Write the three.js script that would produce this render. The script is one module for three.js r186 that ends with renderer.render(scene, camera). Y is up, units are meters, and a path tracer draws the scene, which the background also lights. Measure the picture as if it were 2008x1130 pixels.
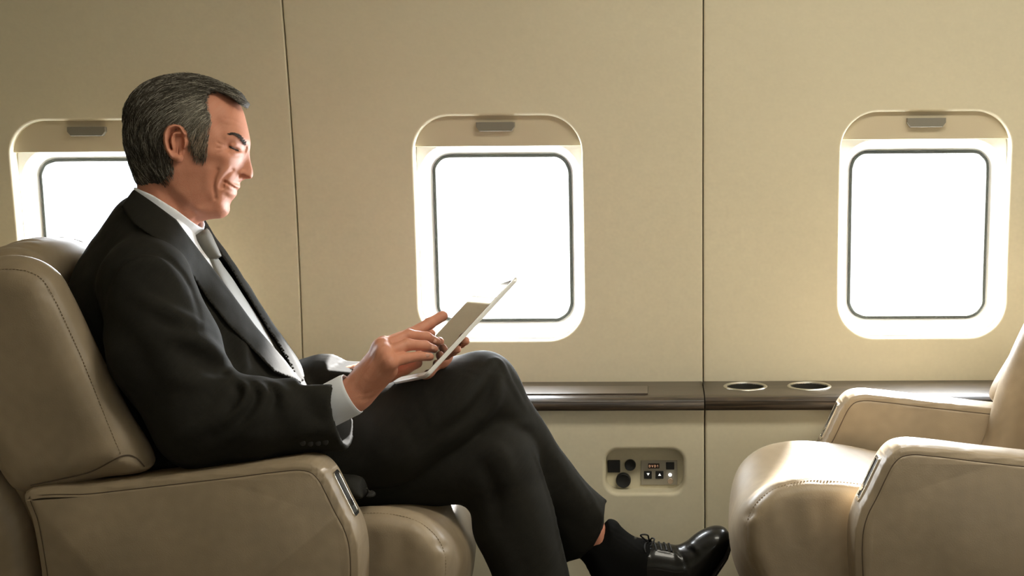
import * as THREE from 'three';
import { mergeGeometries, mergeVertices, toCreasedNormals } from 'three/addons/utils/BufferGeometryUtils.js';
import { RoundedBoxGeometry } from 'three/addons/geometries/RoundedBoxGeometry.js';
import { RectAreaLightUniformsLib } from 'three/addons/lights/RectAreaLightUniformsLib.js';
import { Brush, Evaluator, SUBTRACTION } from 'three-bvh-csg';
import { ImprovedNoise } from 'three/addons/math/ImprovedNoise.js';

// ------------------------------------------------------------------ camera, sky, lights, exposure
const scene = new THREE.Scene();
const renderer = new THREE.WebGLRenderer({ antialias: true });
renderer.toneMapping = THREE.LinearToneMapping;
renderer.toneMappingExposure = 1.3;
renderer.shadowMap.enabled = true;
RectAreaLightUniformsLib.init();

const FOCAL = 2700, PCX = 1253;                       // focal length and principal column in photograph pixels
const camera = new THREE.PerspectiveCamera(2 * Math.atan(565 / FOCAL) * 180 / Math.PI, 2 * PCX / 1130, 0.05, 100);
camera.setViewOffset(2 * PCX, 1130, 0, 0, 2008, 1130);  // lens shifted sideways
camera.position.set(0, 1.01, 2.95);
camera.rotation.set(-0.0818, 0.0175, -0.0065, 'YXZ');
camera.updateMatrixWorld(true);
scene.add(camera);

scene.background = new THREE.Color().setRGB(2.6, 2.9, 3.3);     // bright overcast sky above the clouds

const SKY_GLOW = 29;      // sunlit cloud seen through the windows of this side
const CEILING_GLOW = 9.2;   // diffuser panels overhead
const FILL_GLOW = 3;      // the windows across the aisle
const sun = new THREE.DirectionalLight(new THREE.Color().setRGB(1.0, 0.97, 0.94), 48);   // hazy sun outside the left windows
sun.position.set(3.4, 6.2, -9); sun.target.position.set(-0.1, 0.6, 0.5); sun.castShadow = true; sun.shadow.radius = 9; sun.name = 'sun';
Object.assign(sun.shadow.camera, { left: -3, right: 3, top: 3, bottom: -3, near: 1, far: 20 }); sun.shadow.mapSize.set(2048, 2048);
scene.add(sun, sun.target);
function daylight(x, y, z, w, h, turn, strength, tint = [0.93, 0.97, 1.0]) {
  const l = new THREE.RectAreaLight(new THREE.Color().setRGB(...tint), strength, w, h);
  l.position.set(x, y, z); l.rotation.set(0, turn, 0); l.castShadow = true; l.name = 'window_daylight';
  scene.add(l); return l;
}

// ------------------------------------------------------------------ measuring helpers
const CAM = camera.position.clone(), CQ = camera.quaternion.clone(), CQI = CQ.clone().invert();
const V = (x, y, z) => new THREE.Vector3(x, y, z);
function ray(px, py) { return V((px - PCX) / FOCAL, -(py - 565) / FOCAL, -1).applyQuaternion(CQ).normalize(); }
function P(px, py, z) { const d = ray(px, py); return CAM.clone().addScaledVector(d, (z - CAM.z) / d.z); }
const _t = V(0, 0, 0);
const CI = new THREE.Matrix4().copy(camera.matrixWorld).invert().elements;
function pxOf(x, y, z) {
  const X = CI[0] * x + CI[4] * y + CI[8] * z + CI[12], Y = CI[1] * x + CI[5] * y + CI[9] * z + CI[13], Z = CI[2] * x + CI[6] * y + CI[10] * z + CI[14];
  return [PCX - FOCAL * X / Z, 565 + FOCAL * Y / Z];
}
const noise = new ImprovedNoise();
let seed = 7;
const rnd = () => { seed = (seed * 1664525 + 1013904223) >>> 0; return seed / 4294967296; };
const clamp = (x, a, b) => Math.max(a, Math.min(b, x)), lerp = (a, b, t) => a + (b - a) * t;
const sstep = (a, b, x) => { const t = clamp((x - a) / (b - a), 0, 1); return t * t * (3 - 2 * t); };
const smin = (a, b, k) => { const h = Math.max(k - Math.abs(a - b), 0) / k; return Math.min(a, b) - h * h * k * 0.25; };
const smax = (a, b, k) => -smin(-a, -b, k);

// ------------------------------------------------------------------ names, things, parts
const taken = {};
function numbered(name) { const n = taken[name] = (taken[name] ?? -1) + 1; return n ? name + '_' + String(n).padStart(3, '0') : name; }
function shade(m) { m.castShadow = true; m.receiveShadow = true; return m; }
function thing(name, label, category, at, group) {
  const o = new THREE.Group(); o.name = numbered(name); o.position.copy(at); scene.add(o);
  o.userData = { label, category }; if (group) o.userData.group = group; o.userData.origin = at.clone(); return o;
}
function struct(name, label) { const o = new THREE.Group(); o.name = name; o.userData = { kind: 'structure' }; if (label) { o.userData.label = label; o.userData.category = name.split('_')[0]; } o.userData.origin = V(0, 0, 0); scene.add(o); return o; }
// geometry is written in world coordinates; a part sits under its thing
function part(name, geo, mat, parent, label) {
  let org = parent.userData.origin;
  if (!parent.isMesh) geo.translate(-org.x, -org.y, -org.z); else geo.translate(-org.x, -org.y, -org.z);
  const m = shade(new THREE.Mesh(geo, mat)); m.name = name; m.userData.origin = org; if (label) m.userData.label = label; parent.add(m); return m;
}
function clean() { scene.traverse((o) => { delete o.userData.origin; }); }

// ------------------------------------------------------------------ textures and materials
function tex(n, f, srgb, rep) {
  const d = new Uint8Array(n * n * 4);
  for (let j = 0; j < n; j++) for (let i = 0; i < n; i++) { const c = f(i, j, n), k = (j * n + i) * 4; for (let q = 0; q < 3; q++) d[k + q] = clamp(Array.isArray(c) ? c[q] : c, 0, 1) * 255; d[k + 3] = 255; }
  const t = new THREE.DataTexture(d, n, n); t.wrapS = t.wrapT = THREE.RepeatWrapping; t.magFilter = THREE.LinearFilter; t.minFilter = THREE.LinearMipmapLinearFilter; t.generateMipmaps = true;
  if (srgb) t.colorSpace = THREE.SRGBColorSpace; t.repeat.set(rep, rep); t.needsUpdate = true; return t;
}
const tile = (x, y, n, s, z = 0) => { // tileable noise
  const u = x / n, v = y / n, A = noise.noise(u * s, v * s, z), B = noise.noise((u - 1) * s, v * s, z), C = noise.noise(u * s, (v - 1) * s, z), D = noise.noise((u - 1) * s, (v - 1) * s, z);
  return lerp(lerp(A, B, u), lerp(C, D, u), v);
};
const leatherBump = tex(256, (i, j, n) => 0.5 + 0.32 * Math.abs(tile(i, j, n, 34, 1.3)) + 0.2 * tile(i, j, n, 70, 5.2) + 0.25 * tile(i, j, n, 8, 9), false, 9);
const leatherTone = tex(256, (i, j, n) => { const t = 0.93 + 0.09 * tile(i, j, n, 5, 3.1) + 0.05 * tile(i, j, n, 23, 8); return [t, t * 0.995, t * 0.985]; }, true, 2.3);
const weaveBump = tex(256, (i, j, n) => 0.5 + 0.25 * Math.sin(i * Math.PI / 2) * Math.sin(j * Math.PI / 2) + 0.3 * tile(i, j, n, 60, 2) + 0.25 * tile(i, j, n, 16, 4), false, 9);
const wallTone = tex(512, (i, j, n) => { const t = 0.97 + 0.02 * tile(i, j, n, 5, 7.1) + 0.015 * tile(i, j * 1, n, 40, 2) + 0.02 * tile(i, j, n, 120, 6); return [t, t * 0.995, t * 0.985]; }, true, 1.1);
const twill = tex(256, (i, j, n) => 0.5 + 0.35 * tile(i, j, n, 90, 3) + 0.25 * tile(i, j, n, 30, 6), false, 8);
const suitTone = tex(256, (i, j, n) => { const t = 0.84 + 0.1 * tile(i, j, n, 90, 3) + 0.06 * tile(i, j, n, 12, 8); return [t, t, t]; }, true, 6);
const tieTex = tex(128, (i, j, n) => { const t = ((i + j) % 16) < 6 ? 1 : 0.97; return [t, t, t]; }, true, 60);
const woodTone = (() => { const n = 512, t = tex(n, (i, j) => { const g = noise.noise(i * 0.012, j * 0.16, 2) * 0.5 + noise.noise(i * 0.03, j * 0.45, 7) * 0.35 + noise.noise(i * 0.1, j * 1.1, 11) * 0.2; const k = 0.72 + 0.85 * g; return [k, k * 0.93, k * 0.84]; }, true, 1); t.repeat.set(1.1, 3.2); return t; })();
const skinBump = tex(256, (i, j, n) => 0.5 + 0.4 * tile(i, j, n, 60, 2) + 0.3 * tile(i, j, n, 25, 5), false, 12);
const skinTone = tex(256, (i, j, n) => { const a = tile(i, j, n, 9, 4), b = tile(i, j, n, 40, 6); return [0.97 + 0.03 * a, 0.92 + 0.06 * a + 0.04 * b, 0.9 + 0.07 * a + 0.05 * b]; }, true, 6);
const carpetBump = tex(256, (i, j, n) => 0.5 + 0.5 * tile(i, j, n, 100, 2), false, 6);
const lin = (r, g, b) => new THREE.Color().setRGB(r, g, b);
const std = (o) => new THREE.MeshStandardMaterial({ side: THREE.DoubleSide, ...o });
const phy = (o) => new THREE.MeshPhysicalMaterial({ side: THREE.DoubleSide, ...o });
const M = {
  wall: std({ color: lin(0.69, 0.64, 0.48), map: wallTone, roughness: 0.62, bumpMap: weaveBump, bumpScale: 0.00005 }),
  backing: std({ color: lin(0.05, 0.045, 0.04), roughness: 0.9 }),
  white: std({ color: lin(0.93, 0.95, 0.96), roughness: 0.5 }),
  gasket: std({ color: lin(0.035, 0.038, 0.03), roughness: 0.55 }),
  pane: phy({ color: lin(1, 1, 1), transmission: 1, thickness: 0, roughness: 0, ior: 1.3 }),
  shade: std({ color: lin(0.56, 0.49, 0.35), roughness: 0.7, bumpMap: weaveBump, bumpScale: 0.0002 }),
  shadeGrip: std({ color: lin(0.2, 0.185, 0.145), roughness: 0.5 }),
  wood: phy({ color: lin(0.075, 0.058, 0.043), map: woodTone, roughness: 0.36, clearcoat: 0.35, clearcoatRoughness: 0.3 }),
  steel: std({ color: lin(0.62, 0.6, 0.54), metalness: 1, roughness: 0.3 }),
  darkcup: std({ color: lin(0.03, 0.028, 0.022), roughness: 0.6 }),
  leather: phy({ color: lin(0.36, 0.286, 0.194), map: leatherTone, roughness: 0.44, bumpMap: leatherBump, bumpScale: 0.00032, ior: 1.42 }),
  seam: std({ color: lin(0.1, 0.07, 0.045), roughness: 0.8 }),
  thread: std({ color: lin(0.3, 0.225, 0.14), roughness: 0.8 }),
  chrome: std({ color: lin(0.8, 0.77, 0.7), metalness: 1, roughness: 0.18 }),
  black: std({ color: lin(0.012, 0.012, 0.012), roughness: 0.45 }),
  blackMatte: std({ color: lin(0.014, 0.015, 0.014), roughness: 0.75 }),
  plate: std({ color: lin(0.4, 0.37, 0.3), metalness: 0.35, roughness: 0.45 }),
  suit: phy({ specularIntensity: 0.25, color: lin(0.027, 0.0257, 0.0205), map: suitTone, roughness: 0.8, sheen: 0.03, sheenColor: lin(0.3, 0.3, 0.26), sheenRoughness: 0.5, bumpMap: twill, bumpScale: 0.0002 }),
  trousers: phy({ specularIntensity: 0.25, color: lin(0.027, 0.0257, 0.0205), map: suitTone, roughness: 0.82, sheen: 0.02, sheenColor: lin(0.3, 0.3, 0.26), sheenRoughness: 0.5, bumpMap: twill, bumpScale: 0.0002 }),
  shirt: std({ color: lin(0.8, 0.83, 0.88), roughness: 0.75, bumpMap: weaveBump, bumpScale: 0.0001 }),
  tie: phy({ color: lin(0.11, 0.105, 0.085), map: tieTex, roughness: 0.5, sheen: 0.4, sheenColor: lin(0.5, 0.5, 0.45) }),
  skin: phy({ color: lin(0.6, 0.295, 0.195), map: skinTone, roughness: 0.55, bumpMap: skinBump, bumpScale: 0.0003, ior: 1.4 }),
  hair: std({ color: lin(1, 1, 1), vertexColors: true, roughness: 0.85 }),
  brow: std({ color: lin(0.045, 0.032, 0.024), roughness: 0.7 }),
  nail: phy({ color: lin(0.66, 0.37, 0.27), roughness: 0.25 }),
  sock: phy({ color: lin(0.005, 0.005, 0.0046), roughness: 0.95, specularIntensity: 0.25 }),
  shoe: phy({ color: lin(0.006, 0.006, 0.0055), roughness: 0.3, specularIntensity: 0.6, clearcoat: 0.3, clearcoatRoughness: 0.06 }),
  sole: std({ color: lin(0.015, 0.013, 0.011), roughness: 0.55 }),
  lace: std({ color: lin(0.012, 0.012, 0.012), roughness: 0.6 }),
  screen: phy({ color: lin(0.02, 0.02, 0.02), roughness: 0.04, clearcoat: 1, clearcoatRoughness: 0.02, ior: 1.52 }),
  tabletEdge: std({ color: lin(0.86, 0.86, 0.84), roughness: 0.3 }),
  alu: std({ color: lin(0.8, 0.8, 0.78), metalness: 0.25, roughness: 0.35 }),
  carpet: std({ color: lin(0.09, 0.068, 0.047), roughness: 0.95, bumpMap: carpetBump, bumpScale: 0.004 }),
  ceiling: std({ color: lin(0.6, 0.53, 0.4), roughness: 0.8 }),
  lampGlow: std({ color: lin(1, 0.95, 0.85), emissive: lin(1, 0.86, 0.66), emissiveIntensity: 3 }),
  diffuser: std({ color: lin(0.9, 0.88, 0.8), emissive: lin(1, 0.94, 0.8), emissiveIntensity: 2 }),
  led: std({ color: lin(1, 1, 1), emissive: lin(1, 1, 1), emissiveIntensity: 1.4 }),
  triangle: std({ color: lin(0.8, 0.8, 0.78), emissive: lin(1, 1, 1), emissiveIntensity: 0.55 }),
  knob: std({ color: lin(0.5, 0.38, 0.27), roughness: 0.4 }),
};

// ------------------------------------------------------------------ geometry helpers
function planarUV(g, mode = 'xy') {
  const p = g.attributes.position, uv = new Float32Array(p.count * 2);
  g.computeBoundingBox();
  if (!g.attributes.normal) g.computeVertexNormals();
  for (let i = 0; i < p.count; i++) {
    const x = p.getX(i), y = p.getY(i), z = p.getZ(i);
    if (mode === 'xz') { uv[2 * i] = x; uv[2 * i + 1] = z; } else { uv[2 * i] = x + 0.7 * z; uv[2 * i + 1] = y + z; }
  }
  g.setAttribute('uv', new THREE.BufferAttribute(uv, 2)); return g;
}
const strip = (g) => { const o = g.index ? g.toNonIndexed() : g.clone(); for (const k of Object.keys(o.attributes)) if (!['position', 'normal', 'uv'].includes(k)) o.deleteAttribute(k); if (!o.attributes.uv) planarUV(o); return o; };
const join = (list) => mergeGeometries(list.map(strip), false);
function box(x0, x1, y0, y1, z0, z1, r = 0.003) { const g = new RoundedBoxGeometry(x1 - x0, y1 - y0, z1 - z0, 3, Math.min(r, (x1 - x0) / 2.01, (y1 - y0) / 2.01, (z1 - z0) / 2.01)); g.translate((x0 + x1) / 2, (y0 + y1) / 2, (z0 + z1) / 2); return planarUV(g); }
function tube(pts, r, closed = false, seg = 0, rad = 8) { return new THREE.TubeGeometry(new THREE.CatmullRomCurve3(pts, closed, 'centripetal'), seg || pts.length * 5, r, rad, closed); }
function spline2(pts, closed, n) { const c = new THREE.SplineCurve(pts.map((p) => new THREE.Vector2(p[0], p[1]))); if (closed) { const c3 = new THREE.CatmullRomCurve3(pts.map((p) => V(p[0], p[1], 0)), true, 'centripetal'); return c3.getPoints(n).slice(0, n).map((q) => [q.x, q.y]); } return c.getPoints(n).map((q) => [q.x, q.y]); }

// surface nets over a signed distance function, with block culling
function nets(sdf, lo, hi, cell, smooth = 0, uvmode) {
  const nx = Math.ceil((hi.x - lo.x) / cell) + 1, ny = Math.ceil((hi.y - lo.y) / cell) + 1, nz = Math.ceil((hi.z - lo.z) / cell) + 1, B = 6;
  const val = new Float32Array(nx * ny * nz).fill(1);
  const id = (i, j, k) => (k * ny + j) * nx + i;
  const reach = Math.sqrt(3) * cell * (B / 2 + 1) * 1.35;
  for (let K = 0; K < nz; K += B) for (let J = 0; J < ny; J += B) for (let I = 0; I < nx; I += B) {
    const c = sdf(lo.x + (I + B / 2) * cell, lo.y + (J + B / 2) * cell, lo.z + (K + B / 2) * cell), skip = Math.abs(c) > reach;
    for (let k = K; k < Math.min(nz, K + B); k++) for (let j = J; j < Math.min(ny, J + B); j++) for (let i = I; i < Math.min(nx, I + B); i++)
      val[id(i, j, k)] = skip ? c : sdf(lo.x + i * cell, lo.y + j * cell, lo.z + k * cell);
  }
  const vid = new Int32Array(nx * ny * nz).fill(-1), pos = [], idx = [];
  for (let k = 0; k < nz - 1; k++) for (let j = 0; j < ny - 1; j++) for (let i = 0; i < nx - 1; i++) {
    let m = 0; const v = [];
    for (let q = 0; q < 8; q++) { const a = val[id(i + (q & 1), j + ((q >> 1) & 1), k + (q >> 2))]; v.push(a); if (a < 0) m |= 1 << q; }
    if (m === 0 || m === 255) continue;
    let sx = 0, sy = 0, sz = 0, n = 0;
    for (let a = 0; a < 8; a++) for (const bit of [1, 2, 4]) { const b = a | bit; if (b === a) continue; if ((v[a] < 0) === (v[b] < 0)) continue; const t = v[a] / (v[a] - v[b]); sx += (a & 1) + (bit === 1 ? t : 0); sy += ((a >> 1) & 1) + (bit === 2 ? t : 0); sz += (a >> 2) + (bit === 4 ? t : 0); n++; }
    vid[id(i, j, k)] = pos.length / 3;
    pos.push(lo.x + (i + sx / n) * cell, lo.y + (j + sy / n) * cell, lo.z + (k + sz / n) * cell);
  }
  const quad = (a, b, c, d, flip) => { if (a < 0 || b < 0 || c < 0 || d < 0) return; if (flip) idx.push(a, c, b, a, d, c); else idx.push(a, b, c, a, c, d); };
  for (let k = 1; k < nz - 1; k++) for (let j = 1; j < ny - 1; j++) for (let i = 1; i < nx - 1; i++) {
    const s = val[id(i, j, k)] < 0;
    if (s !== val[id(i + 1, j, k)] < 0) quad(vid[id(i, j - 1, k - 1)], vid[id(i, j, k - 1)], vid[id(i, j, k)], vid[id(i, j - 1, k)], !s);
    if (s !== val[id(i, j + 1, k)] < 0) quad(vid[id(i - 1, j, k - 1)], vid[id(i - 1, j, k)], vid[id(i, j, k)], vid[id(i, j, k - 1)], !s);
    if (s !== val[id(i, j, k + 1)] < 0) quad(vid[id(i - 1, j - 1, k)], vid[id(i, j - 1, k)], vid[id(i, j, k)], vid[id(i - 1, j, k)], !s);
  }
  if (smooth) { // relax the grid marks; alternate shrink and grow so that the volume stays
    const n = pos.length / 3, cnt = new Float32Array(n), acc = new Float32Array(n * 3);
    for (let it = 0; it < smooth * 2; it++) {
      cnt.fill(0); acc.fill(0); const lam = it % 2 ? -0.52 : 0.5;
      for (let i = 0; i < idx.length; i += 3) for (let q = 0; q < 3; q++) { const a = idx[i + q], b = idx[i + (q + 1) % 3]; cnt[a]++; acc[3 * a] += pos[3 * b]; acc[3 * a + 1] += pos[3 * b + 1]; acc[3 * a + 2] += pos[3 * b + 2]; cnt[b]++; acc[3 * b] += pos[3 * a]; acc[3 * b + 1] += pos[3 * a + 1]; acc[3 * b + 2] += pos[3 * a + 2]; }
      for (let a = 0; a < n; a++) if (cnt[a]) for (let c = 0; c < 3; c++) pos[3 * a + c] += lam * (acc[3 * a + c] / cnt[a] - pos[3 * a + c]);
    }
  }
  const g = new THREE.BufferGeometry(); g.setAttribute('position', new THREE.Float32BufferAttribute(pos, 3)); g.setIndex(idx); g.computeVertexNormals();
  return planarUV(g, uvmode);
}
function cone(a, b, ra, rb) { // tapered capsule
  const bx = b.x - a.x, by = b.y - a.y, bz = b.z - a.z, L2 = bx * bx + by * by + bz * bz, sl = (ra - rb) / Math.sqrt(L2), ca = Math.sqrt(Math.max(0.2, 1 - sl * sl));
  return (x, y, z) => { const t = clamp(((x - a.x) * bx + (y - a.y) * by + (z - a.z) * bz) / L2, 0, 1); const dx = x - a.x - bx * t, dy = y - a.y - by * t, dz = z - a.z - bz * t; return (Math.sqrt(dx * dx + dy * dy + dz * dz) - lerp(ra, rb, t)) * ca; };
}
function chain(pts, k) { const c = []; for (let i = 0; i + 1 < pts.length; i++) c.push(cone(pts[i][0], pts[i + 1][0], pts[i][1], pts[i + 1][1])); return (x, y, z) => { let d = c[0](x, y, z); for (let i = 1; i < c.length; i++) d = smin(d, c[i](x, y, z), k); return d; }; }
const union = (list, k) => (x, y, z) => { let d = list[0](x, y, z); for (let i = 1; i < list.length; i++) d = smin(d, list[i](x, y, z), k); return d; };
function polySD(poly, x, y) { // negative inside
  let d = 1e9, s = 1; const n = poly.length;
  for (let i = 0, j = n - 1; i < n; j = i++) {
    const ex = poly[j][0] - poly[i][0], ey = poly[j][1] - poly[i][1], wx = x - poly[i][0], wy = y - poly[i][1], t = clamp((wx * ex + wy * ey) / (ex * ex + ey * ey + 1e-12), 0, 1);
    const qx = wx - ex * t, qy = wy - ey * t; d = Math.min(d, qx * qx + qy * qy);
    const c1 = y >= poly[i][1], c2 = y < poly[j][1], c3 = ex * wy > ey * wx;
    if ((c1 && c2 && c3) || (!c1 && !c2 && !c3)) s = -s;
  }
  return s * Math.sqrt(d);
}
// an outline given in the (u, v) plane, inflated to half-thickness W with edges rounded over depth S
function inflate(poly, W, S, opt = {}) {
  const R = opt.res ?? 0.003, pad = opt.pad ?? 0.05, ex = opt.p ?? 2;
  let u0 = 1e9, u1 = -1e9, v0 = 1e9, v1 = -1e9; for (const [u, v] of poly) { u0 = Math.min(u0, u); u1 = Math.max(u1, u); v0 = Math.min(v0, v); v1 = Math.max(v1, v); }
  u0 -= pad; v0 -= pad; u1 += pad; v1 += pad;
  const nu = Math.ceil((u1 - u0) / R) + 1, nv = Math.ceil((v1 - v0) / R) + 1, T = new Float32Array(nu * nv);
  for (let j = 0; j < nv; j++) for (let i = 0; i < nu; i++) {
    const u = u0 + i * R, v = v0 + j * R, s = -polySD(poly, u, v), w = typeof W === 'function' ? W(u, v) : W, r = typeof S === 'function' ? S(u, v) : S, t = s / r;
    let h = t >= 1 ? 1 : t <= 0 ? ex * t : 1 - Math.pow(1 - t, ex); if (opt.add) { const ww = Math.sqrt(Math.max(h, 0)) * w + (h > 0 ? opt.add(u, v) : 0); h = h > 0 ? Math.max(ww, 0.0005) ** 2 : h * w * w; } else h *= w * w;
    T[j * nu + i] = h;
  }
  const f = (u, v, c) => {
    const a = clamp((u - u0) / R, 0, nu - 1.001), b = clamp((v - v0) / R, 0, nv - 1.001), i = Math.floor(a), j = Math.floor(b), p = a - i, q = b - j, k = j * nu + i;
    const h00 = T[k], h10 = T[k + 1], h01 = T[k + nu], h11 = T[k + nu + 1], h = (h00 * (1 - p) + h10 * p) * (1 - q) + (h01 * (1 - p) + h11 * p) * q;
    const gu = ((h10 - h00) * (1 - q) + (h11 - h01) * q) / R, gv = ((h01 - h00) * (1 - p) + (h11 - h10) * p) / R;
    let out = 0; if (u < u0) out = u0 - u; if (u > u1) out = Math.max(out, u - u1); if (v < v0) out = Math.max(out, v0 - v); if (v > v1) out = Math.max(out, v - v1);
    return (c * c - h) / (Math.sqrt(4 * c * c + gu * gu + gv * gv) + 0.012) + out;
  };
  return f;
}
// bump strokes: world-space polylines that raise (+) or sink (-) a surface
function strokes(list) {
  const S = list.map(({ pts, r, a }) => { const s = []; for (let i = 0; i + 1 < pts.length; i++) s.push([pts[i], pts[i + 1]]); const bb = new THREE.Box3().setFromPoints(pts).expandByScalar(r * 2.6); return { s, r, a, bb, n: pts.length - 1 }; });
  return (x, y, z) => {
    let o = 0;
    for (const { s, r, a, bb, n } of S) {
      if (x < bb.min.x || x > bb.max.x || y < bb.min.y || y > bb.max.y || z < bb.min.z || z > bb.max.z) continue;
      let best = 1e9, at = 0;
      for (let i = 0; i < s.length; i++) { const [A, B] = s[i], bx = B.x - A.x, by = B.y - A.y, bz = B.z - A.z, L = bx * bx + by * by + bz * bz + 1e-12, t = clamp(((x - A.x) * bx + (y - A.y) * by + (z - A.z) * bz) / L, 0, 1); const dx = x - A.x - bx * t, dy = y - A.y - by * t, dz = z - A.z - bz * t, d = dx * dx + dy * dy + dz * dz; if (d < best) { best = d; at = (i + t) / n; } }
      const taper = Math.pow(Math.max(0, Math.sin(Math.PI * clamp(at, 0.04, 0.96))), 0.6); o += a * taper * Math.exp(-best / (r * r));
    }
    return o;
  };
}
// where the sight line through a photograph pixel first meets a surface
function hit(px, py, sdf, from = 1.7) {
  const d = ray(px, py), p = V(0, 0, 0); let t = from;
  for (let i = 0; i < 160; i++) { p.copy(CAM).addScaledVector(d, t); const s = sdf(p.x, p.y, p.z); if (s < 0.0004) break; t += Math.max(0.0004, s * 0.8); if (t > 3.2) return null; }
  return p.clone();
}
const hits = (list, sdf) => list.map(([a, b]) => hit(a, b, sdf)).filter(Boolean);

// ------------------------------------------------------------------ cabin shell
const zw = (y) => 0.145 * Math.max(0, y - 0.6) ** 2 - 0.01 * 0;           // the sidewall curves in towards the ceiling
function PW(px, py) { let z = 0, p; for (let i = 0; i < 8; i++) { p = P(px, py, z); z = zw(p.y); } return p; }
const LEDGE_Y = 0.566, LOW_Z = 0.145, TOP_Y = 1.88;

const rrSD = (x, y, hw, hh, r) => { const a = Math.abs(x) - hw + r, b = Math.abs(y) - hh + r; return Math.hypot(Math.max(a, 0), Math.max(b, 0)) + Math.min(Math.max(a, b), 0) - r; };
function rrRad(t, hw, hh, r) { let a = 0, b = 3; for (let i = 0; i < 40; i++) { const m = (a + b) / 2; if (rrSD(Math.cos(t) * m, Math.sin(t) * m, hw, hh, r) < 0) a = m; else b = m; } return a; }
function rrPts(cx, cy, hw, hh, r, n = 96) { const o = []; const per = [[hw - r, hh - r, 0], [-(hw - r), hh - r, 1], [-(hw - r), -(hh - r), 2], [hw - r, -(hh - r), 3]]; const q = n / 4; for (const [ax, ay, k] of per) for (let i = 0; i <= q - 1; i++) { const t = (k + i / (q - 1)) * Math.PI / 2; o.push([cx + ax + r * Math.cos(t), cy + ay + r * Math.sin(t)]); } return o; }
// rings: arrays of equally many points -> skin
function skin(rings, closed = true) {
  const n = rings[0].length, pos = [], idx = [];
  for (const r of rings) for (const p of r) pos.push(p.x, p.y, p.z);
  for (let a = 0; a + 1 < rings.length; a++) for (let i = 0; i < (closed ? n : n - 1); i++) { const j = (i + 1) % n, p = a * n + i, q = a * n + j, s = p + n, t = q + n; idx.push(p, q, t, p, t, s); }
  const g = new THREE.BufferGeometry(); g.setAttribute('position', new THREE.Float32BufferAttribute(pos, 3)); g.setIndex(idx); g.computeVertexNormals(); return planarUV(g);
}
function ringPanel(x0, x1, y0, y1, h, zf, lip, deep) {
  const angs = []; for (let i = 0; i < 200; i++) angs.push(i / 200 * 2 * Math.PI - Math.PI);
  const rect = (e) => [[x1 - e, y1 - e], [x0 + e, y1 - e], [x0 + e, y0 + e], [x1 - e, y0 + e]];
  for (const [x, y] of rect(0)) angs.push(Math.atan2(y - h.cy, x - h.cx)); angs.sort((a, b) => a - b);
  const outer = (t, e) => { const c = Math.cos(t), s = Math.sin(t), a = c > 0 ? (x1 - e - h.cx) / c : c < 0 ? (x0 + e - h.cx) / c : 1e9, b = s > 0 ? (y1 - e - h.cy) / s : s < 0 ? (y0 + e - h.cy) / s : 1e9; return Math.min(a, b); };
  const rings = []; const add = (f, dep) => rings.push(angs.map((t) => { const r = f(t), x = h.cx + Math.cos(t) * r, y = h.cy + Math.sin(t) * r; return V(x, y, zf(y) + dep); }));
  const hr = (o) => (t) => rrRad(t, h.hw + o, h.hh + o, h.r + o);
  add(hr(0), -deep);
  for (let i = 0; i <= 6; i++) { const a = i / 6 * Math.PI / 2; add(hr(lip * (1 - Math.cos(a))), -lip * (1 - Math.sin(a))); }
  for (let i = 1; i <= 22; i++) { const k = i / 22; add((t) => lerp(hr(lip)(t), outer(t, 0.005), k), 0); }
  for (let i = 1; i <= 3; i++) { const a = i / 3 * Math.PI / 2; add((t) => outer(t, 0.005 - 0.004 * Math.sin(a)), -0.004 * (1 - Math.cos(a))); }
  add((t) => outer(t, 0.001), -0.03);
  return skin(rings);
}
function plainPanel(x0, x1, y0, y1, z0, z1) { return box(x0, x1, y0, y1, z0, z1, 0.005); }

// panel seams and windows of the sidewall
const seamX = [-2.6, PW(-212, 450).x, PW(583, 450).x, PW(1378.5, 450).x, PW(2212, 450).x, 2.6];
const winC = [PW(196, 458), PW(979.5, 450), PW(1811, 443)];
const HW = 0.178, HH = 0.2405, HR = 0.078;
const wallBack = struct('wall_left', 'curved beige padded cabin sidewall with three windows');
for (let i = 0; i < 5; i++) {
  const x0 = seamX[i], x1 = seamX[i + 1];
  if (i === 0 || i === 4) {
    const rings = []; for (let k = 0; k <= 24; k++) { const y = lerp(LEDGE_Y - 0.01, TOP_Y, k / 24); rings.push([V(x0, y, zw(y) - 0.02), V(x0 + 0.001, y, zw(y) - 0.003), V(x0 + 0.005, y, zw(y)), V((x0 + x1) / 2, y, zw(y)), V(x1 - 0.005, y, zw(y)), V(x1 - 0.001, y, zw(y) - 0.003), V(x1 - 0.001, y, zw(y) - 0.02)]); }
    part('wall_panel', skin(rings, false), M.wall, wallBack);
  } else {
    const c = winC[i - 1];
    part('wall_panel', ringPanel(x0, x1, LEDGE_Y - 0.01, TOP_Y, { cx: c.x, cy: c.y, hw: HW, hh: HH, r: HR }, zw, 0.006, 0.034), M.wall, wallBack);
  }
}
{ // fuselage frame behind the panels
  const sh = new THREE.Shape([[-2.7, -0.1], [2.7, -0.1], [2.7, 2.0], [-2.7, 2.0]].map((p) => new THREE.Vector2(...p)));
  for (const c of winC) sh.holes.push(new THREE.Path([[-0.21, -0.25], [-0.21, 0.25], [0.21, 0.25], [0.21, -0.25]].map(([x, y]) => new THREE.Vector2(c.x + x, c.y - 0.02 + y))));
  const g = new THREE.ExtrudeGeometry(sh, { depth: 0.05, bevelEnabled: false }); g.translate(0, 0, -0.17); part('fuselage_frame', planarUV(g), M.backing, wallBack);
}

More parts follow.
